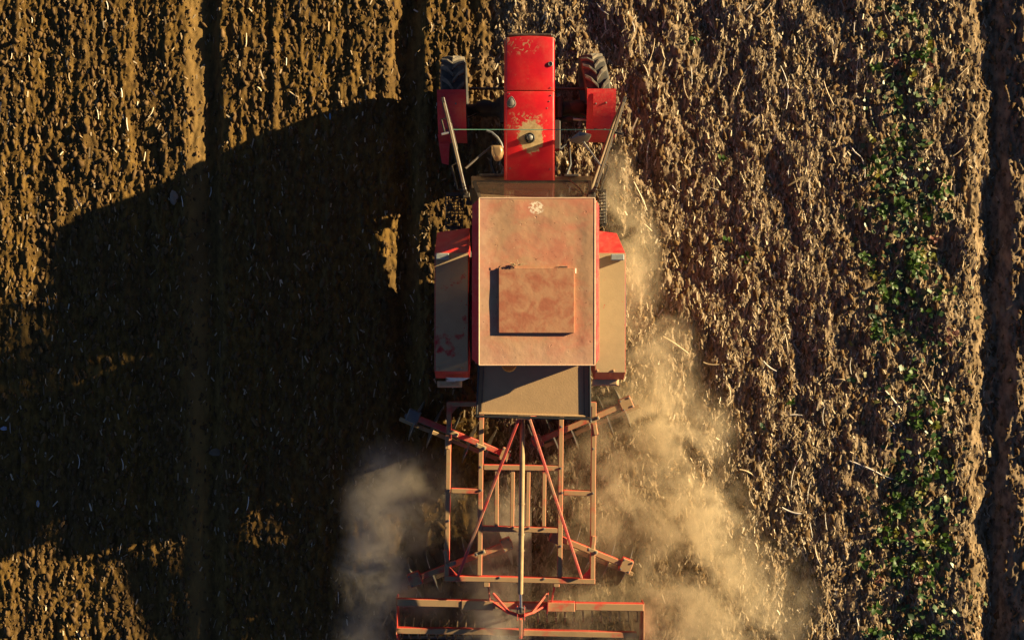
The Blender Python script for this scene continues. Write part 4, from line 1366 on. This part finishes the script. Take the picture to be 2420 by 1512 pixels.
for q in ((695, 10, 705, 65, N_, 'white'), (205, 115, 207, 150, N_, 'white'), (985, 70, 965, 100, .02, 'tan'), (795, 580, 800, 640, .011, 'white'), (630, 700, 645, 780, .011, 'pale'), (1000, 700, 965, 765, .013, 'pale'), (828, 770, 838, 855, .009, 'white'), (190, 360, 195, 410, N_, 'pale'), (80, 340, 75, 390, N_, 'pale'),
          (1680, 570, 1705, 597, .022, 'pale'), (728, 955, 762, 998, .022, 'white'), (1350, 1120, 1350, 1155, N_, 'white'), (1365, 1215, 1355, 1280, .012, 'white'), (1185, 1280, 1197, 1350, N_, 'white'), (1610, 220, 1607, 310, N_, 'pale'), (1890, 600, 1950, 640, .018, 'tan'), (1870, 380, 1868, 430, N_, 'white'), (945, 990, 935, 1050, .011, 'pale'), (455, 480, 465, 540, N_, 'tan'), (720, 1265, 722, 1305, N_, 'tan')):
    ST.append((*z5(q[0], q[1]), *z5(q[2], q[3]), q[4], q[5]))
for q in ((475, 345, 478, 430, .010, 'white'), (740, 370, 750, 440, .010, 'white'), (1517, 600, 1505, 682, .011, 'white'), (742, 885, 730, 952, .011, 'pale'), (465, 1420, 490, 1476, .014, 'pale'), (2060, 1180, 2062, 1250, N_, 'white'), (65, 150, 68, 215, N_, 'grey'), (230, 632, 220, 660, .018, 'white'), (125, 290, 127, 320, N_, 'white'), (1735, 1440, 1736, 1476, N_, 'pale')):
    ST.append((*z6(q[0], q[1]), *z6(q[2], q[3]), q[4], q[5]))
seen = {}
for (x0, y0_, x1, y1_, w, cl) in ST:
    if cl == 'white' and w >= 0.014:
        cl = 'tan'
    o = straw(x0, y0_, x1, y1_, w, cl)
    L = math.hypot(x1 - x0, y1_ - y0_)
    ln_ = 'long' if L > 55 else ('short' if L < 26 else '')
    an = math.degrees(math.atan2(abs(x1 - x0), abs(y1_ - y0_)))
    lean = 'along the furrows' if an < 12 else ('lying crosswise' if an > 60 else ('slanting down rightwards' if (x1 - x0) * (y1_ - y0_) > 0 else 'slanting down leftwards'))
    sh_ = 'broad flat' if w >= .02 else 'thin'
    xm, ym = (x0 + x1) / 2, (y0_ + y1_) / 2
    if xm > 2270:
        pl = 'by the far right furrow'
    elif xm > 2000:
        pl = 'among the green weeds'
    elif xm > 1480 and ym > 950 and xm < 1850:
        pl = 'at the edge of the dust cloud'
    elif xm > 1480:
        pl = 'on residue right of the tractor' if ym > 430 else 'on residue ahead of the right front wheel'
    elif xm > 1200:
        pl = 'beside the right front wheel'
    elif ym > 1170 and ym < 2000 and not (xm < 700 and ym < 1170):
        pl = 'on the lit soil at lower left'
    elif ym > 400 + (480 - xm) * 0.36:
        pl = "in the tractor's long shadow"
    else:
        pl = 'on the lit soil at upper left'
    cw = {'white': 'white', 'tan': 'tan', 'grey': 'greyish', 'pale': 'pale'}[cl]
    lb = ' '.join((f'{ln_} {sh_} {cw} straw {lean} {pl}').split())
    tag(o, lb, 'straw', 'loose straw stalks lying on the field')
    seen[lb] = seen.get(lb, 0) + 1

# a few bits that stand out on the dark soil
def pebble(px, py, sx, sy, colr, label, cat, name):
    mb_ = MB()
    p = P(px, py, 0)
    z = float(hgt(np.array([p.x]), np.array([p.y]))[0])
    pts = []
    for k in range(26):
        v = Vector((random.gauss(0, 1), random.gauss(0, 1), random.gauss(0, 1))).normalized()
        pts.append(p + Vector((v.x * sx * random.uniform(.85, 1.1), v.y * sy * random.uniform(.85, 1.1), z + 0.006 + v.z * min(sx, sy) * 0.5)))
    mb_.hull(pts)
    o = mb_.build(name, plain(name + '_surface', colr, 0.8, 0, 0.2, 60), None, smooth=True)
    return tag(o, label, cat)


pebble(410, 467, 0.055, 0.10, (0.22, 0.155, 0.11), "pale flat stone lying in the tractor's shadow left of the furrow", 'stone', 'stone')
pebble(508, 1068, 0.10, 0.05, (0.12, 0.085, 0.05), "brown clod lying beside the furrow low in the tractor's shadow", 'clod', 'clod')
pebble(10, 1012, 0.045, 0.03, (0.28, 0.30, 0.40), "bluish white scrap at the left edge in the tractor's shadow", 'scrap', 'scrap')
pebble(88, 1190, 0.02, 0.045, (0.40, 0.46, 0.55), "small bluish white flake at the lower edge of the tractor's shadow", 'flake', 'flake')
pebble(780, 275, 0.012, 0.045, (0.15, 0.30, 0.50), "small blue scrap on the upper edge of the tractor's shadow", 'scrap', 'scrap')

# ------------------------------------------------------------------ weeds: plants of broad leaves in the strip at the right
def leaf_mat(name, c0, c1):
    m, nt, out = new_mat(name)
    oi = N(nt, 'ShaderNodeObjectInfo')
    c = mix(nt, oi.outputs['Random'], c0, c1)
    b = bsdf(nt, out, c, 0.5, spec=0.3)
    tl = N(nt, 'ShaderNodeBsdfTranslucent')
    nt.links.new(c, tl.inputs[0])
    mx = N(nt, 'ShaderNodeMixShader')
    mx.inputs[0].default_value = 0.3
    nt.links.new(b.outputs[0], mx.inputs[1])
    nt.links.new(tl.outputs[0], mx.inputs[2])
    nt.links.new(mx.outputs[0], out.inputs['Surface'])
    return m


LM = [leaf_mat('leaf_green', (0.026, 0.066, 0.008), (0.070, 0.128, 0.014)), leaf_mat('leaf_yellow', (0.20, 0.17, 0.02), (0.13, 0.15, 0.02)), leaf_mat('leaf_red', (0.20, 0.06, 0.035), (0.22, 0.12, 0.09)), leaf_mat('leaf_dark', (0.014, 0.042, 0.016), (0.032, 0.065, 0.026))]


def leaf_mesh(mat, w, curl):
    prof = [(0.0, 0.06), (0.2, 0.55), (0.45, 0.95), (0.7, 0.8), (0.9, 0.4), (1.0, 0.05)]
    vs_, fs_ = [], []
    for t_, ww in prof:
        z = curl * math.sin(t_ * 2.4)
        vs_ += [(-ww * w / 2, t_, z + 0.09 * ww), (0, t_, z), (ww * w / 2, t_, z + 0.09 * ww)]
    for i in range(len(prof) - 1):
        for k_ in range(2):
            fs_.append((i * 3 + k_, i * 3 + k_ + 1, i * 3 + 4 + k_, i * 3 + 3 + k_))
    me = bpy.data.meshes.new('leaf')
    me.from_pydata(vs_, [], fs_)
    for p_ in me.polygons:
        p_.use_smooth = True
    me.materials.append(mat)
    return me


LEAVES = [[leaf_mesh(m_, w_, c_) for w_, c_ in ((0.62, 0.25), (0.8, 0.12), (0.5, 0.4))] for m_ in LM]
spots = []
bands = [(0, 60, 2120, 2230, 3), (60, 330, 2080, 2215, 17), (330, 560, 2075, 2225, 24), (560, 800, 2060, 2235, 30), (800, 1000, 2090, 2230, 8), (1000, 1120, 2160, 2230, 7), (1120, 1300, 2100, 2235, 22), (1300, 1512, 2045, 2215, 18)]
for (ya_, yb_, xa_, xb_, n_) in bands:
    for k_ in range(n_):
        spots.append((random.uniform(xa_ - 22, xb_ + 8), random.uniform(ya_, yb_)))
for px, py in ((1706, 380), (1757, 610), (1716, 565), (1640, 95), (1800, 1010), (2010, 900), (1865, 950)):
    spots.append((px, py))
for (px, py) in spots:
    p = P(px, py, 0)
    z = float(hgt(np.array([p.x]), np.array([p.y]))[0])
    kind = random.choices((0, 1, 2, 3), (0.62, 0.16, 0.05, 0.17))[0]
    lone = px < 2030
    where = 'standing alone on the residue right of the tractor' if lone else 'growing in the weedy strip along the right furrow'
    kindw = ('bright green broad-leaved weed', 'yellowing broad-leaved weed', 'reddish withered weed', 'dark green low weed')[kind]
    band = ('at the top end of the weedy strip', 'level with the hood', 'level with the cab', 'level with the harrow', 'at the bottom end of the weedy strip')[0 if py < 150 else 1 if py < 440 else 2 if py < 880 else 3 if py < 1370 else 4]
    edge_ = 'on its left edge' if px < 2115 else ('on its right edge' if px > 2185 else 'in its middle')
    if not lone:
        where = band.replace('level', 'in the green strip level').replace('weedy', 'green') + ', ' + edge_
    w = thing('weed_plant', f'{kindw} {where}', 'weed', (p.x, p.y, z), 'weeds in the strip at the right' if not lone else 'stray weeds on the residue')
    for k_ in range(random.randint(4, 7)):
        l = bpy.data.objects.new('leaf', LEAVES[kind][random.randrange(3)])
        link(l, w)
        s_ = random.uniform(0.05, 0.105) * (0.75 if lone else 1)
        l.scale = (s_, s_, s_)
        a = random.uniform(0, 2 * math.pi)
        l.location = (random.uniform(-.03, .03), random.uniform(-.03, .03), random.uniform(0.015, 0.09))
        l.rotation_euler = (random.uniform(-0.1, 0.7), random.uniform(-0.4, 0.4), a)
# the small leaves between them, past counting
nw = 2000
pyw = rng.uniform(0, 1512, nw)
pxw = rng.normal(2150, 56, nw) - 25 * np.sin(pyw / 260.0)
dens = np.interp(pyw, [0, 60, 150, 600, 800, 860, 1000, 1120, 1300, 1512], [0.08, .12, .35, .6, .6, .2, .15, .45, .6, .7])
kp = rng.uniform(0, 1, nw) < dens
pxw, pyw = pxw[kp], pyw[kp]
xw, yw = (pxw - 1210) / GROUND_SCALE, (756 - pyw) / GROUND_SCALE
weed_m, nt, out = new_mat('small_weed_leaves')
at = N(nt, 'ShaderNodeAttribute', attribute_name='tint')
rp = N(nt, 'ShaderNodeValToRGB')
e = rp.color_ramp.elements
e[0].color = (0.02, 0.065, 0.012, 1)
e[1].color = (0.16, 0.10, 0.06, 1)
e.new(0.6).color = (0.045, 0.095, 0.015, 1)
e.new(0.85).color = (0.13, 0.13, 0.025, 1)
nt.links.new(at.outputs['Fac'], rp.inputs[0])
bsdf(nt, out, rp.outputs[0], 0.45)
lw = rng.uniform(0.04, 0.075, len(xw))
weeds = scatter_flakes('weeds', xw, yw, lw, lw * rng.uniform(0.5, 0.8, len(xw)), rng.uniform(0, 6.28, len(xw)), weed_m, rng.uniform(0, 1, len(xw)), 0.025, 0.5)
tag(weeds, 'small scattered weed leaves covering the green strip at the right', None, None, 'stuff')


# ------------------------------------------------------------------ dust thrown up by the discs
def dust_cloud(name, outline, ztop, blobs, density, color, label, seed, bite):
    m, nt, out = new_mat(name + '_air')
    tc = N(nt, 'ShaderNodeTexCoord').outputs['Object']
    total = None
    for (px, py, z, rx, ry_, rz_, amp) in blobs:
        c_ = P(px, py, z * 0.8)
        s = SC(z * 0.8)
        v = N(nt, 'ShaderNodeVectorMath', operation='SUBTRACT')
        nt.links.new(tc, v.inputs[0])
        v.inputs[1].default_value = c_
        m_ = N(nt, 'ShaderNodeVectorMath', operation='MULTIPLY')
        nt.links.new(v.outputs[0], m_.inputs[0])
        m_.inputs[1].default_value = (s / rx, s / ry_, 1 / (rz_ * 0.78))
        l = N(nt, 'ShaderNodeVectorMath', operation='LENGTH')
        nt.links.new(m_.outputs[0], l.inputs[0])
        f = mrange(nt, l.outputs['Value'], 1.0, 0.15, 0.0, amp)
        total = f if total is None else math_(nt, 'ADD', total, f)
    mp = N(nt, 'ShaderNodeMapping')
    mp.inputs['Location'].default_value = (seed, seed * 1.7, 0)
    nt.links.new(tc, mp.inputs['Vector'])
    nz = noise(nt, 2.0, 6, 0.64, mp.outputs[0], 0.7)
    nz2 = noise(nt, 6.5, 4, 0.65, mp.outputs[0], 0.8)
    nz = math_(nt, 'ADD', nz, math_(nt, 'MULTIPLY', math_(nt, 'SUBTRACT', nz2, 0.5), 0.45))
    nz = mrange(nt, nz, bite[0], bite[1], 0.0, 1.0)
    dn = math_(nt, 'MULTIPLY', math_(nt, 'MULTIPLY', total, nz), density)
    pv = N(nt, 'ShaderNodeVolumePrincipled')
    pv.inputs['Color'].default_value = (*color, 1)
    pv.inputs['Anisotropy'].default_value = 0.15
    nt.links.new(dn, pv.inputs['Density'])
    nt.links.new(pv.outputs[0], out.inputs['Volume'])
    m.cycles.volume_step_rate = 0.3
    mb_ = MB()
    n = len(outline)
    vs_ = []
    cpt = Vector((sum(q[0] for q in outline) / n, sum(q[1] for q in outline) / n, 0))
    for sc_, z in ((1.0, -0.12), (1.0, ztop * 0.6), (0.9, ztop * 0.88), (0.72, ztop)):
        for (px, py) in outline:
            q = P(cpt.x + (px - cpt.x) * sc_, cpt.y + (py - cpt.y) * sc_, 0)
            vs_.append((q.x, q.y, z))
    fs_ = []
    for i in range(3):
        for k_ in range(n):
            fs_.append((i * n + k_, i * n + (k_ + 1) % n, (i + 1) * n + (k_ + 1) % n, (i + 1) * n + k_))
    fs_ += [tuple(range(n - 1, -1, -1)), tuple(3 * n + k_ for k_ in range(n))]
    mb_.add(vs_, fs_)
    o = mb_.build(name, m, None)
    return tag(o, label, None, None, 'stuff')


dust_cloud('dust_cloud', [(1250, 960), (1390, 800), (1425, 330), (1520, 330), (1640, 560), (1760, 850), (1900, 1050), (1990, 1250), (2050, 1500), (2050, 1750), (1200, 1750), (1200, 1300)], 1.25,
           [(1458, 440, 0.45, 55, 140, 0.55, 1.1), (1500, 640, 0.4, 85, 220, 0.55, 1.0), (1550, 870, 0.4, 130, 190, 0.6, 0.9), (1600, 1010, 0.4, 170, 130, 0.65, 1.2), (1450, 990, 0.5, 130, 130, 0.6, 0.7),
            (1530, 1190, 0.4, 270, 230, 0.65, 0.8), (1660, 1240, 0.4, 150, 160, 0.65, 0.9), (1700, 1430, 0.4, 270, 220, 0.7, 1.1), (1390, 1210, 0.45, 170, 240, 0.55, 0.6), (1490, 1500, 0.4, 260, 170, 0.7, 0.8), (1330, 1400, 0.45, 150, 150, 0.5, 0.5)],
           2.7, (0.80, 0.67, 0.47), 'thick golden dust cloud rolling right of the harrow and the rear wheel', 3.0, (0.37, 0.66))
dust_cloud('dust_cloud', [(760, 1100), (860, 1010), (1080, 1010), (1255, 1080), (1255, 1750), (760, 1750)], 1.05,
           [(915, 1200, 0.55, 130, 190, 0.7, 0.9), (890, 1350, 0.5, 120, 140, 0.65, 0.8), (1000, 1170, 0.4, 140, 140, 0.5, 0.5), (1150, 1430, 0.5, 90, 140, 0.6, 1.0), (1190, 1290, 0.45, 120, 190, 0.6, 0.7), (1010, 1370, 0.35, 150, 170, 0.5, 0.5), (1190, 1490, 0.5, 90, 110, 0.55, 1.0), (880, 1490, 0.4, 120, 110, 0.5, 0.5)],
           4.6, (0.80, 0.70, 0.57), "thinner greyish dust cloud left of the harrow in the tractor's shadow", 11.0, (0.33, 0.66))
